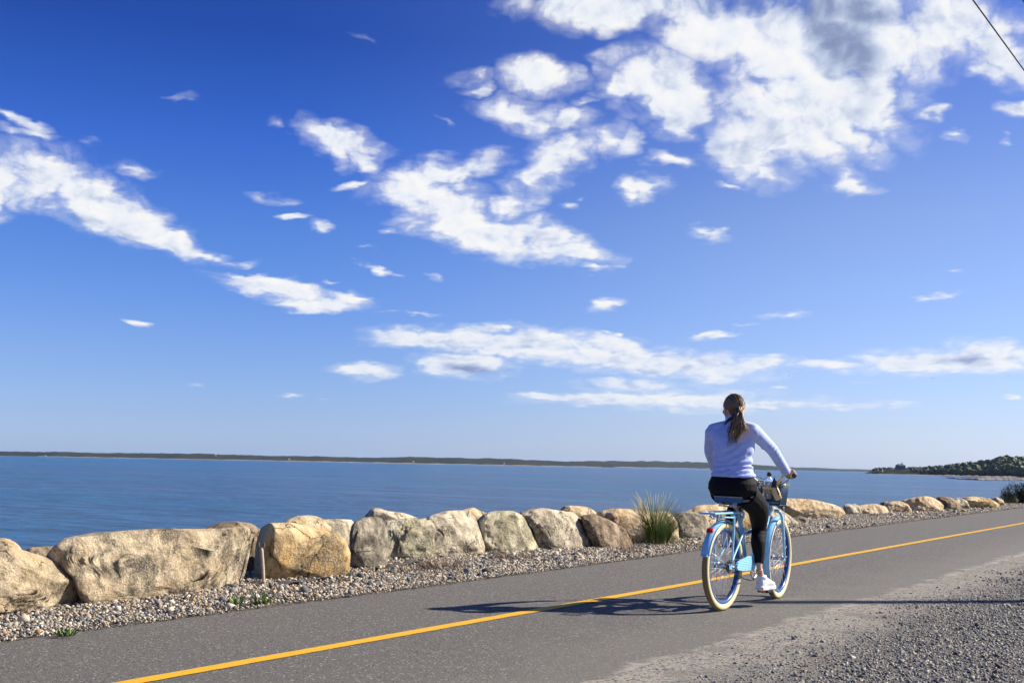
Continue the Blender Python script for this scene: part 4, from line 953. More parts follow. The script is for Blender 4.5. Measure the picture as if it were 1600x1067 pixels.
def rowrings(mb, rows, seg=32, grow=0.0):
    rows = np.array(rows, float); C = np.stack([rows[:, 0], rows[:, 4] if rows.shape[1] > 4 else 0*rows[:, 0], rows[:, 1]], -1)
    k = len(C); A = np.tile([0, 1.0, 0], (k, 1)); B = np.tile([-1.0, 0, 0], (k, 1))
    B = np.cross(np.tile([0, 0, 1.0], (k, 1)), A)
    return mb.rings(C, A, B, rows[:, 2]+grow, rows[:, 3]+grow, seg)
# x, z, half width, half depth, y
TORSO = [(.165, .85, .10, .08, 0), (.150, .875, .165, .125, 0), (.145, .91, .192, .145, 0), (.150, .96, .192, .138, 0), (.160, 1.01, .170, .118, .002), (.165, 1.07, .150, .100, .004), (.170, 1.13, .147, .097, .008), (.180, 1.19, .157, .103, .012), (.190, 1.25, .170, .110, .018), (.197, 1.31, .176, .105, .023), (.203, 1.355, .168, .088, .027), (.210, 1.39, .125, .070, .030), (.216, 1.415, .075, .056, .033)]
def limb(mb, joints, radii, seg=20, n=7, flat=1.0):
    mb.tube(joints, radii, seg, n=n, flat=flat)
def torso_b(mb, g):
    rowrings(mb, TORSO, grow=g)
    for s_, sh in ((-1, shR), (1, shL)):
        mb.ell(sh+[0, -s_*.012, -.008], (.062+g, .062+g, .060+g))
        mb.tube([np.array([.21, .03+s_*.04, 1.395]), sh+[0, -s_*.03, .018], sh+[0, 0, .004]], [.045+g, .045+g, .05+g], 18, n=6)
    mb.ell((.105, -.075, .925), (.075+g, .098+g, .085+g)); mb.ell((.105, .075, .925), (.075+g, .098+g, .085+g))
    for s_ in (-1, 1): mb.ell((.265, .02+s_*.075, 1.25), (.062+g, .062+g, .06+g))
def arms_b(mb, g, cut=False):
    for sh, el, wr in ((shR, elR, wrR), (shL, elL, wrL)):
        e2 = wr if not cut else wr
        mb.tube([sh, sh*.6+el*.4, el, el*.55+wr*.45, e2], [.052+g, .047+g, .038+g, .036+g, (.024 if not cut else .029)+g], 20, n=8)
def legs_b(mb, g, full=True):
    for hp, kn, an in ((hipR, knR, anR), (hipL, knL, anL)):
        mid = hp*.5+kn*.5+(np.array([.02, -.030, .025]) if hp is hipR else 0); cf = kn*.62+an*.38+np.array([-.018, 0, 0])
        end = an if full else kn*.14+an*.86
        mb.tube([hp+[-.02, 0, .0], mid+[0, 0, 0], kn+[0, 0, .02], kn+[-.003, 0, -.04], cf, kn*.3+an*.7, end], [.098+g, .084+g, .060+g, .056+g, .056+g, .040+g, .031+g], 22, n=8)
        mb.ell(kn+[.006, 0, 0], (.052+g, .052+g, .055+g))
hd = onx(1145.5, 638.5, .235); hc_ = hd.copy(); FA = radians(52)   # head turned to the left
f_ = np.array([cos(FA), sin(FA), 0]); l_ = np.array([-sin(FA), cos(FA), 0]); u_ = np.array([0, 0, 1.0])
HR = np.stack([f_, l_, u_], 1)      # columns: forward, left, up
def hp_(a, b_, c_): return hc_+HR@np.array([a, b_, c_])
def head_b(mb):
    mb.ell(hp_(-.012, 0, .018), (.094, .074, .090), HR)
    mb.ell(hp_(.022, 0, -.030), (.066, .058, .078), HR)
    mb.ell(hp_(.052, 0, -.078), (.030, .034, .026), HR)       # chin
    mb.ell(hp_(.020, 0, -.060), (.055, .052, .035), HR)       # jaw
    mb.tube([hp_(.080, 0, .010), hp_(.098, 0, -.018), hp_(.106, 0, -.033)], [.007, .010, .013], 12, n=4)
    mb.ell(hp_(.096, .010, -.036), (.009, .007, .007), HR); mb.ell(hp_(.096, -.010, -.036), (.009, .007, .007), HR)
    mb.ell(hp_(.074, 0, .022), (.016, .05, .010), HR)
    for s_ in (-1, 1):
        mb.ell(hp_(.058, s_*.036, -.025), (.026, .024, .022), HR)     # cheeks
        mb.ell(hp_(-.004, s_*.076, -.012), (.018, .007, .030), HR@rotm('Z', -s_*18)); mb.ell(hp_(.000, s_*.074, -.036), (.010, .006, .012), HR)
    mb.tube([hp_(-.02, 0, -.03), (hc_+np.array([.215, .033, 1.40]))*.0+np.array([.222, .036, 1.43]), np.array([.212, .03, 1.37])], [.052, .050, .062], 20, n=6)
def hand(mb, wr, g0, g1, side):
    """right or left hand closed round the grip that runs g0 -> g1 (g1 = free end)"""
    ax = (g1-g0)/np.linalg.norm(g1-g0); c = g0*.45+g1*.55
    outw = np.array([0, 0, 1.0]); outw -= ax*(outw@ax); outw /= np.linalg.norm(outw)
    fwd = np.cross(outw, ax); 
    if fwd[0] < 0: fwd = -fwd
    # palm over the top of the grip, from the wrist forward over the knuckles
    rot0 = lambda t, r: c+(outw*cos(t)+fwd*sin(t))*r
    mb.tube([wr, wr*.5+rot0(-.9, .034)*.5, rot0(-.55, .034), rot0(.15, .034)], [.023, .024, .027, .020], 18, n=6, flat=1.0, upv=ax)
    mb.tube([rot0(-.7, .031)-ax*.022, rot0(-.7, .031)+ax*.022], [.021, .021], 14); mb.tube([rot0(.1, .033)-ax*.034, rot0(.1, .033)+ax*.034], [.0155, .0155], 14)
    mb.tube([rot0(-.3, .034)-ax*.030, rot0(-.3, .034)+ax*.030], [.017, .017], 14)
    for i, ln in enumerate((.95, 1.05, 1.0, .82)):
        off = ax*(-.033+.0215*i)
        tt = np.linspace(.1, .1+ln*3.4, 9)
        mb.tube([rot0(t, .0275-.002*(t > 2))+off for t in tt], np.linspace(.0098, .0072, 9), 10)
        mb.ell(rot0(.55, .029)+off, (.0102, .0102, .0102), sub=2); mb.ell(rot0(1.75, .028)+off, (.0092, .0092, .0092), sub=2)
    th = -ax*.036
    mb.tube([rot0(-1.1, .028)+th*.5, rot0(-1.7, .029)+th*.9, rot0(-2.4, .027)+th*1.05, rot0(-3.1, .026)+th*1.1], [.0135, .012, .0105, .0085], 12, n=5)
bd = MB()
torso_b(bd, -.016); arms_b(bd, -.006); legs_b(bd, -.010); head_b(bd)
gL0, gL1 = hbL[-2], hbL[-1]
hand(bd, wrR, gR0, gR1, -1); hand(bd, wrL, gL0, gL1, 1)
def footdir(an, Pp):
    return an
FT = []
for an, Pp, s_, toe in ((anR, PR, -1, -5.0), (anL, PL, 1, 2.0)):
    heel = np.array([Pp[0]-.115, s_*.138, Pp[2]+.012]); tip = np.array([Pp[0]+.125, s_*.150, Pp[2]+.012])
    a_ = radians(toe); FT.append((heel, tip))
    bd.tube([an, an*.4+np.array([heel[0]+.06, s_*.138, heel[2]+.055])*.6, np.array([heel[0]+.10, s_*.14, heel[2]+.04]), tip+[-.06, 0, .022]], [.028, .026, .024, .016], 16, n=6)
body = remeshed('body', bd, .0042, skin_m, rider, it=3)
eye_m = paintm('eye_white', (.6, .58, .55), .2)
for s_ in (-1, 1):
    b = MB(); b.ell(hp_(.077, s_*.031, .006), (.012, .012, .012), sub=3); b.build('eye', eye_m, body)
b = MB(); b.tube([hp_(.082, -.022, -.058), hp_(.092, -.008, -.055), hp_(.092, .008, -.055), hp_(.082, .022, -.058)], [.002, .0055, .0055, .002], 10, n=5); b.build('mouth', paintm('lips', (.45, .15, .13), .4), body)
# jersey with folds at the right of the waist
def seg_mask(v, a, b_): 
    t = np.clip((v-a)/(b_-a), 0, 1); return t*t*(3-2*t)
def folds(V, N):
    x, y, z = V[:, 0], V[:, 1], V[:, 2]; w = fbm(V*7, 3, 5)
    torso = (np.abs(y-.02) < .19)*(x < .36)*(z < 1.36)
    rm = seg_mask(y, .10, -.12)*seg_mask(z, .99, 1.04)*seg_mask(z, 1.30, 1.20)
    d = (z-1.07)*cos(.62)+(-y-.15)*sin(.62)*-1
    f1 = np.sin((d*118)+w*3.2)*rm*.0062
    hm = seg_mask(z, 1.015, 1.035)*seg_mask(z, 1.15, 1.09)
    f2 = np.sin(z*170+y*16+w*3.0)*hm*.0045
    br = seg_mask(z, 1.12, 1.2)*seg_mask(z, 1.35, 1.27)*.0022*np.sin(d*60+w*4)
    disp = (f1+f2+br)*torso
    # sleeves: creases at the elbows and wrists
    for el, k in ((elR, 1), (elL, 1)):
        r = np.linalg.norm(V-el, axis=1); ax = (wrR-shR) if el is elR else (wrL-shL); ax = ax/np.linalg.norm(ax)
        disp = disp+np.exp(-(r/.085)**2)*.0034*np.sin(((V-el)@ax)*170+w*4)*(~torso.astype(bool))
    for wr, sh in ((wrR, elR), (wrL, elL)):
        r = np.linalg.norm(V-wr, axis=1); ax = (wr-sh)/np.linalg.norm(wr-sh)
        disp = disp+np.exp(-(r/.07)**2)*.0022*np.sin(((V-wr)@ax)*230+w*3)
    return V+N*disp[:, None]
tp = MB()
rowrings(tp, [(x, z, hw, hdp, y) for x, z, hw, hdp, y in TORSO if z > 1.0], grow=.003)
rowrings(tp, [(.158, 1.008, .178, .132, .002), (.160, 1.03, .175, .128, .002), (.163, 1.07, .158, .113, .004), (.168, 1.12, .152, .105, .006), (.178, 1.19, .155, .107, .012)])
for s_, sh in ((-1, shR), (1, shL)):
    tp.ell(sh+[0, -s_*.012, -.008], (.069, .068, .067))
    tp.tube([np.array([.214, .03+s_*.035, 1.405]), sh+[0, -s_*.03, .022], sh+[0, 0, .006]], [.050, .052, .058], 18, n=6)
for s_ in (-1, 1): tp.ell((.265, .02+s_*.075, 1.25), (.070, .070, .066))
arms_b(tp, .0075, cut=True)
tp.tube([np.array([.214, .032, 1.39]), np.array([.220, .036, 1.445]), np.array([.226, .040, 1.480])], [.072, .063, .061], 24, n=5)
jersey = remeshed('jersey', tp, .0042, top_m, rider, it=12, warp=folds)
b = MB(); b.tube([np.array([.158+.1355*cos(t), .002+.1815*sin(t), 1.022]) for t in np.linspace(0, 2*pi, 60)], .0028, 6); b.build('hem', top_m, jersey)
# leggings
lg = MB()
rowrings(lg, [(x, z, hw, hdp, y) for x, z, hw, hdp, y in TORSO if z < 1.08], grow=.002)
lg.ell((.105, -.075, .925), (.078, .101, .088)); lg.ell((.105, .075, .925), (.078, .101, .088))
legs_b(lg, .0025, full=False)
def lfold(V, N):
    w = fbm(V*9, 3, 8); r = np.linalg.norm(V-knR, axis=1)
    d = np.exp(-(r/.09)**2)*.0025*np.sin(V[:, 2]*190+w*4)
    r2 = np.linalg.norm(V-hipR-np.array([.05, 0, -.02]), axis=1)
    d += np.exp(-(r2/.13)**2)*.002*np.sin((V[:, 2]+V[:, 0]*.8)*120+w*4)
    return V+N*d[:, None]
leggings = remeshed('leggings', lg, .0042, leg_m, rider, it=4, warp=lfold)
b = MB()
# shoes
for (heel, tip), an in zip(FT, (anR, anL)):
    s_ = -1 if heel[1] < 0 else 1
    d = tip-heel; L_ = np.linalg.norm(d); d /= L_; sd2 = np.cross([0, 0, 1.0], d)
    def sp_(u, v, w_): return heel+d*u*L_+sd2*v+np.array([0, 0, w_])
    us = np.array([-.0, .04, .15, .30, .45, .60, .75, .88, .97, 1.0]); wd = np.array([.014, .030, .036, .034, .034, .040, .045, .041, .026, .008])
    up_ = MB(); hgt = np.array([.03, .075, .088, .090, .078, .062, .050, .042, .030, .018])
    C = np.array([sp_(u, 0, .018+h*.5) for u, h in zip(us, hgt)])
    up_.rings(C, np.tile(sd2, (10, 1)), np.tile([0, 0, 1.0], (10, 1)), wd*.97, hgt*.52, 22)
    up_.tube([sp_(.20, 0, .06), sp_(.17, 0, .098)], [.038, .036], 20)
    sh_ = remeshed('shoe', up_, .0035, shoe_m, rider, it=4)
    so_ = MB(); C = []
    k = 26; th = np.linspace(0, 2*pi, k*2, endpoint=False)
    uu = .5-.5*np.cos(th[:k]/2*1.0*2) if False else np.linspace(0, 1, k)
    wl = np.interp(uu, us, wd)*1.12
    outl = [(u, w) for u, w in zip(uu, wl)]+[(u, -w) for u, w in list(zip(uu, wl))[::-1]]
    lay = [(0, .93), (.004, 1.0), (.022, 1.0), (.026, .95)]
    V = []; n2 = len(outl)
    for z, sc in lay:
        for u, w in outl: V.append(sp_(u*1.03-.015, w*sc, z+.008*max(0, (u-.8)/.2)**2))
    F = [tuple(f) for f in grid_faces(len(lay), n2, True)]
    V += [sp_(.5, 0, 0), sp_(.5, 0, .026)]; a = len(V)-2
    F += [(a, (j+1) % n2, j) for j in range(n2)]+[(a+1, (len(lay)-1)*n2+j, (len(lay)-1)*n2+(j+1) % n2) for j in range(n2)]
    so_.add(V, F); so_.build('sole', sole_m, sh_, smooth=False)
    lc = MB()
    for i in range(4):
        u = .38+.08*i; h = np.interp(u, us, hgt)+.020
        lc.tube([sp_(u, -.022, h-.008), sp_(u, 0, h+.002), sp_(u, .022, h-.008)], .0028, 6, n=4)
    lc.build('lace', shk, sh_)
    sc_ = MB(); sc_.tube([sp_(.19, 0, .085), sp_(.18, 0, .112)], [.0375, .0375], 20); sc_.build('sock', shk, sh_)
# hair
hr = np.random.default_rng(12)
tie = hp_(-.108, 0, -.005)
HRAD = np.array([.099, .080, .096]); HC = hp_(-.013, 0, .020)
def surf(v, k=1.0):
    v = np.array(v, float); v /= np.linalg.norm(v); return HC+HR@(v*HRAD*k)
cap = MB(); S, Fi = ICO[5]
# keep everything behind the hairline
def hairline(v): return v[:, 0]*.9-v[:, 2]*.55 < .38
keep = hairline(S) & ~((S[:, 2] < -.35) & (S[:, 0] > -.35)) & ~((S[:, 2] < -.86))
lump_ = 1.0+.022*fbm(S*2.6, 3, 2)
V = HC+(S*HRAD[None]*lump_[:, None])@HR.T
idx = {i: j for j, i in enumerate(np.where(keep)[0])}
Fk = [tuple(idx[i] for i in f) for f in Fi if all(keep[i] for i in f)]
cap.tone = .30; cap.add(V[keep], Fk)
td = np.array([-1, 0, -.20]); td /= np.linalg.norm(td)
for i in range(520):
    # from the hairline round the skull to the tie
    a = hr.uniform(-pi, pi); side = sin(a); upq = cos(a)
    s0 = np.array([.42+.25*max(0, upq)-.50*max(0, -upq), side*1.0, upq*.95]); s0 /= np.linalg.norm(s0)
    if upq < -.2: s0 = np.array([-.35-.25*hr.random(), side, -.78]); s0 /= np.linalg.norm(s0)
    t0_ = hr.uniform(0, .55); om = math.acos(max(-1, min(1, s0@td))); P_ = []
    nst = 14; ln = hr.uniform(.35, 1)
    lift = hr.uniform(1.0, 1.03)
    for t in np.linspace(t0_, min(1, t0_+ln), nst):
        q = (sin((1-t)*om)*s0+sin(t*om)*td)/sin(om)
        q = q+np.array([0, 0, -.10*sin(pi*t)*(1 if upq > 0 else -.2)])
        k = lift*(1+.022*fbm(q[None]*2.6, 3, 2)[0])*(1.0+.03*max(0, t-.75)/.25)
        P_.append(surf(q, k))
    cap.tone = float(np.clip(hr.normal(.42+.16*max(0, -side*.0)+.12*max(0, side*-1), .22), 0, 1))  # right-hand strands lighter: the sun's highlight is put into their colour
    r = hr.uniform(.0016, .0034); cap.tube(P_, [r*.4, r, r, r*.7], 5, flat=.6)
for i in range(26):     # fly-away strands
    a = hr.uniform(-1.2, 2.6); q = np.array([hr.uniform(-.5, .6), sin(a), cos(a)]); q /= np.linalg.norm(q)
    p0 = surf(q, 1.0); w_ = hr.normal(0, .012, 3); cap.tone = .35
    cap.tube([p0, surf(q, 1.07)+w_*.5-[0, 0, .004], surf(q, 1.12)+w_*1.6-[0, 0, .016], surf(q, 1.13)+w_*2.6-[0, 0, .034]], [.0009, .0008, .0006, .0004], 4, n=4)
hair = cap.build('hair', hair_m, rider, tone=True)
b = MB(); ring = [tie+HR@np.array([.0, .016*cos(t), .016*sin(t)]) for t in np.linspace(0, 2*pi, 24)]
b.tube(ring, .0065, 8); b.build('hair_tie', M_dark, hair)
pt = MB()
pts_l = [(1148, 688), (1140, 685), (1156, 684), (1160, 676), (1163, 668), (1151, 690), (1144, 692), (1138.5, 697), (1153, 686)]
for i in range(230):
    ex, ey = pts_l[int(hr.choice(len(pts_l), p=[.2, .08, .17, .12, .1, .12, .1, .03, .08]))]
    ex += hr.normal(0, 1.6); ey += hr.normal(0, 5)-1
    e = onx(ex, ey, .065+hr.normal(0, .012)); m1 = onx(1153.5+(ex-1150)*.55+hr.normal(0, 1.2), 657+hr.normal(0, 2), .072+hr.normal(0, .012)); m2 = onx(1152+(ex-1150)*.95+hr.normal(0, 1.5), 670+hr.normal(0, 3), .060+hr.normal(0, .013))
    s0 = tie+HR@np.array([-.004, hr.normal(0, .006), hr.normal(0, .006)])
    s1 = tie+HR@np.array([-.030, hr.normal(0, .010), -.004+hr.normal(0, .008)])
    pt.tone = float(np.clip(hr.normal(.60+.32*((ex-1148)/14), .27), 0, 1)); r = hr.uniform(.0022, .0050)  # tone rises to the right, painting the sunlit side into the strands
    wv1 = hr.normal(0, .004, 3)
    pt.tube([s0, s1, (s1+m1)/2+[-.012, 0, .008], m1+wv1, m2-wv1*1.5, e+wv1*.5], [r*.7, r, r*1.1, r, r*.8, r*.15], 5, n=5, flat=.55)
# the short dark lock that hangs to the left
for i in range(22):
    e = onx(1131.5+hr.normal(0, 1.0), 663+hr.normal(0, 1.5), .10+hr.normal(0, .006)); pt.tone = float(np.clip(hr.normal(.12, .08), 0, 1))
    s0 = hp_(-.085+hr.normal(0, .004), .0+hr.normal(0, .012), -.055+hr.normal(0, .006)); r = hr.uniform(.0018, .0036)
    pt.tube([tie, s0, s0*.5+e*.5+[-.008, 0, .006], e], [r, r, r, r*.2], 5, n=5, flat=.6)
pt.build('ponytail', hair_m, hair, tone=True)
# ---------------------------------------------------------------- headland and far things
def leafm(name, stops, attrn='tone', trans=.25):
    m, n = mat(name); c = n.ramp(n.attr(attrn), stops); b_ = n.bsdf(c, .6, None, spec=.25)
    b_.inputs['Transmission Weight'].default_value = 0.0
    return m
wd_m = leafm('woodland_leaves', [(0, (.014, .024, .014)), (.35, (.032, .052, .018)), (.6, (.075, .10, .022)), (.85, (.15, .16, .035)), (1, (.19, .14, .05))])
rock_dark, n = mat('wet_dark_rock'); a_ = n.noise(n.obj(), .4, 5, .7)
n.bsdf(n.ramp(a_, [(.35, (.03, .025, .022)), (.65, (.11, .085, .07))]), .8)
HP = [(1352, 739.0, 1950), (1362, 735.0, 1950), (1372, 732.8, 1950), (1400, 732.4, 1940), (1440, 732.5, 1850), (1475, 731, 1700), (1500, 729.0, 1600), (1530, 726.5, 1550), (1545, 722.5, 1530), (1560, 719.5, 1500), (1575, 717.5, 1480), (1592, 717, 1460), (1612, 719, 1440), (1700, 722, 1400), (1900, 728, 1300), (2400, 735, 1150), (3200, 745, 1000)]
shore('headland', HP, 1500, 260, 12, wood_far, rough=.05, nx=420, ny=12)
us = np.array([p[0] for p in HP]); vs = np.array([p[1] for p in HP]); ds = np.array([p[2] for p in HP])
hr6 = np.random.default_rng(4)
wood = MB(); S2, F2 = ICO[2]
for i in range(1500):
    u = hr6.uniform(1364, 1680); t = hr6.uniform(.0, 1)**1.2; d = np.interp(u, us, ds)*1.0; v = np.interp(u, us, vs)
    top = PZ(u, v, d)[2]-SEA
    prof = min(1, (t*3.2+.06))**.55 if t < .35 else 1-.5*((t-.35)/.65)**2
    q = PZ(u, v, d+260*t); z = SEA+top*prof*.98
    sc = (.55 if u < 1400 else .75 if u < 1480 else 1.0)
    if u < 1424 and t < .5 and 1396 < u: sc *= .5
    r = hr6.uniform(2.2, 5.4)*sc
    sq = hr6.uniform(.7, 1.15)
    k = 1+.38*fbm(S2*1.9+hr6.uniform(0, 90), 2, 3)
    wood.tone = float(np.clip(hr6.normal(.44 if u > 1500 else .26, .27), 0, 1))
    wood.add(S2*np.array([r, r, r*sq])*k[:, None]+np.array([q[0], q[1], z+r*.35]), F2)
o = wood.build('woodland', wd_m, None, smooth=False, tone=True); tag(o, kind='stuff')
# low rocky spits and the beach before the hill
def spit(name, pts, m, w=30):
    V = []; us_ = np.linspace(pts[0][0], pts[-1][0], 160)
    for k, (dk, hk) in enumerate(((0, 0), (.25, .7), (.6, 1), (1, 0))):
        for u in us_:
            yb = np.interp(u, [p[0] for p in pts], [p[1] for p in pts]); h = np.interp(u, [p[0] for p in pts], [p[2] for p in pts])
            q = G(u, yb, SEA); d = dep(q)+w*dk; r = PZ(u, yb, d)
            V.append((r[0], r[1], SEA-.4+hk*(h*(.75+.5*vnoise(np.array([[u*.35, k, 0]]), 3)[0])+.4)))
    return tag(mesh(name, np.array(V), grid_faces(4, 160), m, smooth=False), kind='structure')
spit('shore', [(1364, 740.9, .5), (1420, 741.6, .8), (1480, 743.2, 1.2), (1540, 744.8, 1.3), (1620, 745.5, 1.6), (1760, 747, 1.6)], beach_m, 60)
spit('shore', [(1468, 744.4, .4), (1500, 745.2, 1.2), (1535, 746.2, 1.2), (1560, 746.6, 1.0), (1700, 749, 1.4)], rock_dark, 30)
spit('shore', [(1512, 748.4, .2), (1540, 748.6, .9), (1600, 749.4, 1.2), (1760, 752, 1.4)], beach_m, 40)
spit('shore', [(1474, 746.2, .15), (1490, 748.0, .7), (1530, 750.2, .9), (1600, 751.6, .9), (1760, 756, 1.2)], rock_dark, 10)
def house(u, vb, D, w, h, roof_h, col, label, dep_=None, tower=False, group=None):
    base = PZ(u, vb, D); r = empty('house', base); r.rotation_euler = (0, 0, TH+radians(12)); dp = dep_ or w*.7
    wm = paintm('house_wall', col, .8); rm = paintm('house_roof', tuple(c*.6 for c in col), .8); gm = paintm('window_glass', (.03, .035, .045), .15)
    b = MB(); b.box((0, 0, h/2-1), (w, dp, h+2), bev=.01); wl = b.build('wall', wm, r, smooth=False)
    b = MB(); V = [(-w*.54, -dp*.56, h), (w*.54, -dp*.56, h), (w*.54, dp*.56, h), (-w*.54, dp*.56, h), (-w*.40, 0, h+roof_h), (w*.40, 0, h+roof_h)]
    b.add(V, [(0, 1, 5, 4), (2, 3, 4, 5), (1, 2, 5), (3, 0, 4), (3, 2, 1, 0)]); b.build('roof', rm, r, smooth=False)
    for k in (-.3, 0, .3):
        b = MB(); b.box((w*k, -dp*.5-.02, h*.55), (w*.10, .12, h*.30), bev=.02); b.build('window', gm, r, smooth=False)
    if tower:
        b = MB(); b.box((w*.16, -dp*.1, (h+roof_h)*.5), (w*.15, w*.15, h+roof_h+1.2), bev=.02); V = [(w*.16+sx_*w*.09, -dp*.1+sy_*w*.09, h+roof_h+1.1) for sx_, sy_ in ((-1, -1), (1, -1), (1, 1), (-1, 1))]+[(w*.16, -dp*.1, h+roof_h+3.4)]
        b.add(V, [(0, 1, 4), (1, 2, 4), (2, 3, 4), (3, 0, 4), (3, 2, 1, 0)]); b.build('tower', wm, r, smooth=False)
        b = MB(); b.box((-w*.25, 0, h+roof_h*.8), (w*.07, w*.07, 2.4), bev=.02); b.build('chimney', rm, r, smooth=False)
    tag(r, label, 'house', group); return r
house(1407, 731.8, 1960, 13.5, 4.8, 2.6, (.10, .10, .125), 'large dark house with a small tower on the tip of the wooded headland', tower=True)
hs_ = [(337, 711.2, 'white house high on the ridge of the far shore, seen left of centre'), (71, 713.2, 'pale house on the far shoreline nearest the left edge'), (452, 718.0, 'pale house low on the far beach above the round ochre boulder'), (646, 722.0, 'pale house on the far beach above the jagged lichen boulder'), (788, 724.6, 'pale house at the water edge above the rounded speckled boulder')]
for u, v, l in hs_: house(u, v, 5000, 8, 3.2, 2.0, (.62, .60, .56), l, group='pale houses along the far shore')
# ---------------------------------------------------------------- plants near by
gr_m = leafm('beach_grass_blades', [(0, (.035, .075, .014)), (.4, (.095, .17, .035)), (.7, (.24, .29, .08)), (.9, (.50, .43, .22)), (1, (.62, .54, .34))])
dry_m = leafm('dried_stems', [(0, (.07, .045, .028)), (.5, (.20, .135, .08)), (1, (.42, .32, .20))])
green_m = leafm('weed_leaves', [(0, (.03, .07, .012)), (.6, (.10, .17, .03)), (1, (.24, .27, .06))])
gg = np.random.default_rng(8)
def blade(mb, p, az, L_, lean, droop, w):
    n_ = 7; d = np.array([cos(az), sin(az), 0]); s = np.array([-sin(az+.6), cos(az+.6), 0]); V = []; q = np.array(p, float); a = lean
    for i in range(n_):
        t = i/(n_-1); ww = w*(1-t)**.7*(.5+.5*min(1, t*5+.3))
        V += [q-s*ww*.5, q+s*ww*.5]; q = q+(d*sin(a)+Uv*cos(a))*L_/(n_-1); a += droop/(n_-1)
    mb.add(V, [(2*i, 2*i+1, 2*i+3, 2*i+2) for i in range(n_-1)])
def tuft(name, c, r, n_, L_, m, label=None, cat=None, lean=(.05, .5), droop=(.3, 1.3), w=.005, tone=(.35, .2), group=None, stuff=False):
    mb = MB()
    for i in range(n_):
        a = gg.uniform(0, 2*pi); q = r*sqrt(gg.uniform(0, 1)); p = np.array(c)+[q*cos(a), q*sin(a), -.01]
        mb.tone = float(np.clip(gg.normal(*tone), 0, 1))
        blade(mb, p, a+gg.normal(0, .5), gg.uniform(.45, 1)*L_, gg.uniform(*lean), gg.uniform(*droop), w*gg.uniform(.6, 1.2))
    o = mb.build(name, m, None, smooth=True, tone=True)
    return tag(o, label, cat, group, 'stuff' if stuff else None)
gc = G(1022, 851)
pt_ = empty('beach_grass', gc); tag(pt_, 'tall clump of green beach grass with pale seed heads growing among the boulders', 'grass clump')
mb = MB()
for i in range(950):
    a = gg.uniform(0, 2*pi); q = .17*sqrt(gg.uniform(0, 1)); mb.tone = float(np.clip(gg.normal(.33, .2), 0, 1))
    lenf = gg.uniform(.35, 1)**.7
    blade(mb, (q*cos(a), q*sin(a), -.01), a+gg.normal(0, .4), .74*lenf, gg.uniform(.0, .38)+q*1.0, gg.uniform(.1, 1.5), .0085*gg.uniform(.6, 1.2))
for i in range(180):
    a = gg.uniform(0, 2*pi); q = .24*sqrt(gg.uniform(0, 1)); mb.tone = float(np.clip(gg.normal(.45, .25), 0, 1))
    blade(mb, (q*cos(a), q*sin(a), -.01), a+gg.normal(0, .4), gg.uniform(.15, .36), gg.uniform(.3, .9), gg.uniform(.4, 1.5), .007)
mb.build('blades', gr_m, pt_, tone=True)
mb = MB()
for i in range(70):
    a = gg.uniform(0, 2*pi); L_ = gg.uniform(.55, .80); le = gg.uniform(.02, .34); dr = gg.uniform(.1, .8); q = .08*gg.uniform(0, 1); p = np.array([q*cos(a), q*sin(a), 0]); d = np.array([cos(a), sin(a), 0]); P_ = [p]; an = le
    for k in range(8): p = p+(d*sin(an)+Uv*cos(an))*L_/8; P_.append(p); an += dr/8
    mb.tone = float(gg.uniform(.7, 1)); mb.tube(P_, [.0013, .0013, .0012, .001, .001, .0028, .0042, .003, .0008], 4)
mb.build('seed_heads', gr_m, pt_, tone=True)
mb = MB()
for i in range(420):
    a = gg.uniform(0, 2*pi); q = .28*sqrt(gg.uniform(0, 1)); mb.tone = float(gg.uniform(0, 1)); blade(mb, (q*cos(a)-.02, q*sin(a)-.10, -.01), a, gg.uniform(.12, .34), gg.uniform(.6, 1.3), gg.uniform(.2, 1.0), .006)
mb.build('dead_blades', dry_m, pt_, tone=True)
def bk(u, v):
    p = G(u, v, .03); z = float(bank(p[0:1], p[1:2])[0])+.012; return G(u, v, z)
for u, v, r, n_, L_, l in ((985, 862, .10, 120, .30, 'dry straw tuft bending left of the tall beach grass'), (800, 872, .22, 380, .15, 'low mound of dry brown brush before the rounded speckled boulder'), (688, 886, .24, 420, .16, 'dry reddish-brown brush on the pebbles before the white slab'), (640, 893, .16, 160, .14, 'thin dry twigs at the foot of the jagged lichen boulder')):
    tuft('dry_brush', bk(u, v), r, n_, L_*1.25, dry_m, l, 'dry brush', lean=(.2, 1.4), droop=(.1, 1.2), w=.004, tone=(.45, .28), group='dry brush on the pebbles')
for u, v, L_, l in ((409, 941, .13, 'bright green weed rosette below the leaning wooden handle'), (368, 944, .09, 'small green weed on the pebbles below the right end of the biggest boulder'), (104, 990, .06, 'tiny green weed in the pebbles near the left edge'), (1072, 846, .16, 'green grass tuft beside the dark grey boulder left of the rear wheel')):
    tuft('green_weed', bk(u, v), .045 if L_ < .15 else .10, 34, L_*1.35, green_m, l, 'weed', lean=(.2, 1.2), droop=(.1, .9), w=.016 if L_ < .15 else .007, tone=(.5, .25), group='weeds on the pebble strip')
for u, v, l in ((482, 930, 'sparse straw grass by the path edge below the ochre boulder'), (556, 925, 'sparse straw grass by the path edge below the narrow grey boulder'), (648, 912, 'sparse straw grass by the path edge below the jagged boulder'), (782, 893, 'sparse straw grass by the path edge below the speckled boulder'), (500, 922, 'tiny straw tuft on the pebbles right below the ochre boulder')):
    tuft('straw_grass', bk(u, v), .09, 40, .09, dry_m, l, 'grass tuft', lean=(.2, 1.2), droop=(.1, .9), w=.004, tone=(.8, .2), group='straw grass along the path edge')
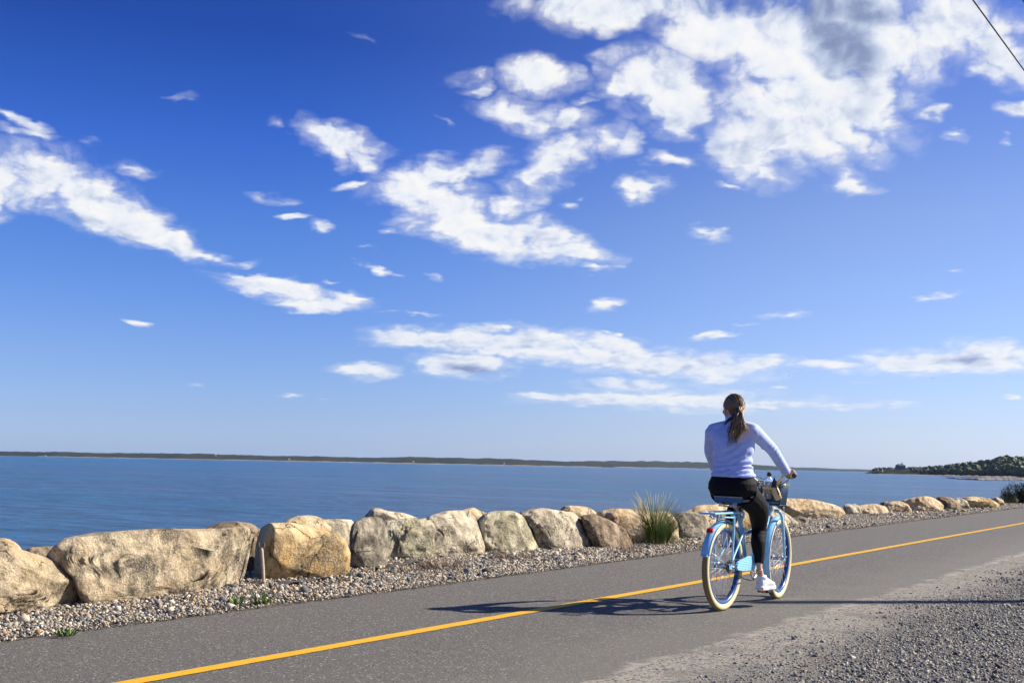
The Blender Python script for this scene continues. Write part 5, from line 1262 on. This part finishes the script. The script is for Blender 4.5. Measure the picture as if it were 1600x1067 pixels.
def leafy(name, c, R, n_, ls, m, label, cat, stems=14, tone=(.4, .25), clumps=26, parts=True, squash=1.0, yel=0.0):
    r = empty(name, c); tag(r, label, cat); mb = MB()
    cl = []
    for i in range(clumps):
        v = gg.normal(size=3); v /= np.linalg.norm(v); v[2] = abs(v[2]); cl.append((v*np.array(R)*gg.uniform(.45, .95), gg.uniform(.16, .30)*max(R), gg.normal(0, .18)))
    for i in range(n_):
        c0, rr, tn = cl[int(gg.integers(len(cl)))]; v = gg.normal(size=3); v /= np.linalg.norm(v); p = c0+v*rr*gg.uniform(.3, 1)**.5*np.array([1, 1, squash])
        if p[2] < 0: p[2] = abs(p[2])*.3
        nrm = v+gg.normal(0, .6, 3)+[0, 0, .5]; nrm /= np.linalg.norm(nrm); t1 = np.cross(nrm, gg.normal(size=3)); t1 /= np.linalg.norm(t1); t2 = np.cross(nrm, t1); s = ls*gg.uniform(.6, 1.3)
        mb.tone = float(np.clip(gg.normal(tone[0]+tn+(yel*(1-p[2]/R[2]*1.6) if yel else 0), tone[1]), 0, 1))
        mb.add([p-t1*s, p-t2*s*.45+nrm*s*.12, p+t1*s, p+t2*s*.45+nrm*s*.12], [(0, 1, 2, 3)])
    mb.build('foliage', m, r, smooth=False, tone=True); st_ = MB()
    for i in range(stems):
        c0 = cl[int(gg.integers(len(cl)))][0]; st_.tube([(gg.normal(0, .05), gg.normal(0, .05), -.05), c0*.5+gg.normal(0, .04, 3), c0], [.014, .009, .004], 5, n=4)
    st_.build('stem', dry_m, r); return r
bush_m = leafm('bush_leaves', [(0, (.008, .014, .007)), (.4, (.020, .034, .012)), (.7, (.05, .085, .018)), (.88, (.17, .22, .035)), (1, (.30, .32, .06))])
bc_ = G(1592, 787)
leafy('bush', bc_, (.78, .95, .78), 9000, .030, bush_m, 'dark green bush at the right edge where the row of boulders ends', 'bush', stems=26, clumps=60, tone=(.34, .22), yel=.25)
wc_ = G(1321, 803)
leafy('leafy_weed', wc_, (.20, .20, .22), 420, .028, green_m, 'bright green leafy weed beside the long tan slab boulder', 'weed', stems=8, clumps=9, tone=(.6, .25))
# ---------------------------------------------------------------- handle, landscape fabric, wires, pole, birds
hb0 = G(413, 917); hbt = PZ(409, 856, dep(hb0)+.10)
hd_ = empty('tool_handle', hb0); tag(hd_, 'weathered wooden tool handle with a forked metal end leaning between two boulders', 'tool handle')
wdm, n = mat('weathered_wood'); P = n.obj(); a_ = n.noise(n.map(P, sca=(14, 14, 1.2)), 14, 5, .7)
n.bsdf(n.ramp(a_, [(.3, (.17, .13, .095)), (.5, (.40, .32, .25)), (.7, (.60, .52, .43))]), .8, n.bump(a_, .5, .003))
tv = hbt-hb0; b = MB(); b.tube([(0, 0, -.05), tv*.5, tv], [.014, .014, .013], 12, n=3); b.build('shaft', wdm, hd_)
b = MB(); tn_ = tv/np.linalg.norm(tv); sd3 = Rv
for s_ in (-1, 1): b.tube([tv-tn_*.02, tv+sd3*s_*.020+tn_*.012, tv+sd3*s_*.024+tn_*.035, tv+sd3*s_*.016+tn_*.052], [.009, .008, .007, .004], 8, n=4)
b.build('fork', paintm('rusty_iron', (.12, .075, .05), .8), hd_)
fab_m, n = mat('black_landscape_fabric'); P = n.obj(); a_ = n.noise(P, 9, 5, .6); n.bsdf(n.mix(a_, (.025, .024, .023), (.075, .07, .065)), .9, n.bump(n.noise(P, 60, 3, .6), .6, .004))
def fabric(pts, w, label, seed):
    P_ = [G(u, v) for u, v in pts]; P_ = crom(P_, 14); k = len(P_); m_ = 12; V = []
    T = np.gradient(P_, axis=0); T /= np.linalg.norm(T, axis=1)[:, None]; Nn = np.cross(T, Uv)
    for i in range(k):
        for j in range(m_):
            t = j/(m_-1)-.5; q = P_[i]+Nn[i]*t*w*(.6+.4*sin(pi*i/(k-1)))*(1+.35*vnoise(np.array([[i*.23, j*.1, seed]]), 2)[0])
            V.append((q[0], q[1], float(bank(q[0:1], q[1:2])[0])+.012+.030*fbm(np.array([[q[0]*7, q[1]*7, seed]]), 3, 5)[0]+.010*sin(i*.31+j*.5+2*sin(i*.13))))
    V = np.array(V); n1 = len(V); V2 = V-[0, 0, .006]; g = grid_faces(k, m_)
    F = [tuple(f) for f in g]+[tuple((f+n1)[::-1]) for f in g]
    tag(mesh('landscape_fabric', np.vstack([V, V2]), F, fab_m), label, 'fabric', 'torn landscape fabric under the boulders')
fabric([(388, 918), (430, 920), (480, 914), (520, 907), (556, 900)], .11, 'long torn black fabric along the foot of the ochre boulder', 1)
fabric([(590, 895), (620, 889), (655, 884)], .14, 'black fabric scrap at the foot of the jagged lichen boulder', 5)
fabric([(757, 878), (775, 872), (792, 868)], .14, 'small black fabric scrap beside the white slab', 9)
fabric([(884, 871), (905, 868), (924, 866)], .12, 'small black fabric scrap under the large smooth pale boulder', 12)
wire_m = paintm('black_cable', (.012, .012, .013), .5)
wd_ = None
for i, (a_, b_) in enumerate((((1520, 0), (1600, 110)), ((1598, 0), (1604, 8.5)))):
    H_ = 7.4
    p0 = G(*a_, H_)
    if wd_ is None: wd_ = G(*b_, H_)-p0; wd_ /= np.linalg.norm(wd_)
    mb = MB(); mb.tube([p0-wd_*70, p0-wd_*10, p0, p0+wd_*10, p0+wd_*110], .011 if i == 0 else .010, 8)
    tag(mb.build('overhead_wire', wire_m, None), ['black overhead wire crossing the top right corner of the sky', 'second black overhead wire just touching the top right corner'][i], 'wire', 'overhead wires')
ph_ = 8.6; tip_ = G(1180, 940.5); sdir = np.array([cos(SUN_AZ), sin(SUN_AZ), 0])
pb = tip_+sdir*ph_/tan(SUN_EL)
pl = empty('utility_pole', pb); tag(pl, 'wooden utility pole on the gravel right of the path, outside the photo', 'utility pole')
b = MB(); b.tube([(0, 0, -.3), (0, 0, ph_*.5), (0, 0, ph_)], [.15, .13, .10], 16); b.build('post', wdm, pl)
b = MB(); b.box((0, 0, ph_-.5), (.12, .12, .5)); b.build('bracket', M_dark, pl)
for u, v, D, l in ((1233, 587, 420, 'tiny dark bird in the sky right of the long low cloud'), (1457, 591, 420, 'tiny dark bird in the sky below the right-hand cloud bank'), (1228, 632, 450, 'tiny dark bird just above and right of the rider head'), (1575, 587, 460, 'tiny dark bird nearest the right edge of the sky')):
    r = empty('bird', PZ(u, v, D)); r.rotation_euler = (0, 0, gg.uniform(0, 6)); tag(r, l, 'bird', 'birds in the sky')
    b = MB(); b.tube([(-.28, 0, 0), (-.12, 0, .01), (.05, 0, 0), (.2, 0, .02), (.27, 0, .015)], [.02, .06, .08, .045, .01], 8, n=3); b.build('body', M_dark, r)
    for s_ in (-1, 1):
        b = MB(); V = [(.08, 0, .03), (-.1, 0, .03), (.10, s_*.28, .13), (-.06, s_*.30, .12), (-.05, s_*.62, .06)]
        V = V+[(x, y, z-.012) for x, y, z in V]; b.add(V, [(0, 1, 3, 2), (2, 3, 4), (7, 8, 6, 5), (9, 8, 7), (0, 2, 7, 5), (2, 4, 9, 7), (4, 3, 8, 9), (3, 1, 6, 8)]); b.build('wing', M_dark, r)
HAZE_D = 1.8e-5
# ---------------------------------------------------------------- air
hz, n = mat('hazy_air')
pv = n.new('ShaderNodeVolumePrincipled'); pv.inputs['Color'].default_value = (.62, .78, 1.0, 1); pv.inputs['Density'].default_value = HAZE_D
pv.inputs['Anisotropy'].default_value = .3
o_ = n.new('ShaderNodeOutputMaterial'); n.t.links.new(pv.outputs[0], o_.inputs[1])
bm = bmesh.new(); bmesh.ops.create_cube(bm, size=1); me = bpy.data.meshes.new('haze'); bm.to_mesh(me); bm.free(); me.materials.append(hz)
ho = bpy.data.objects.new('haze', me); SC.collection.objects.link(ho); ho.scale = (27000, 27000, 96.0); ho.location = (0, 0, -4.4+48); ho['kind'] = 'stuff'
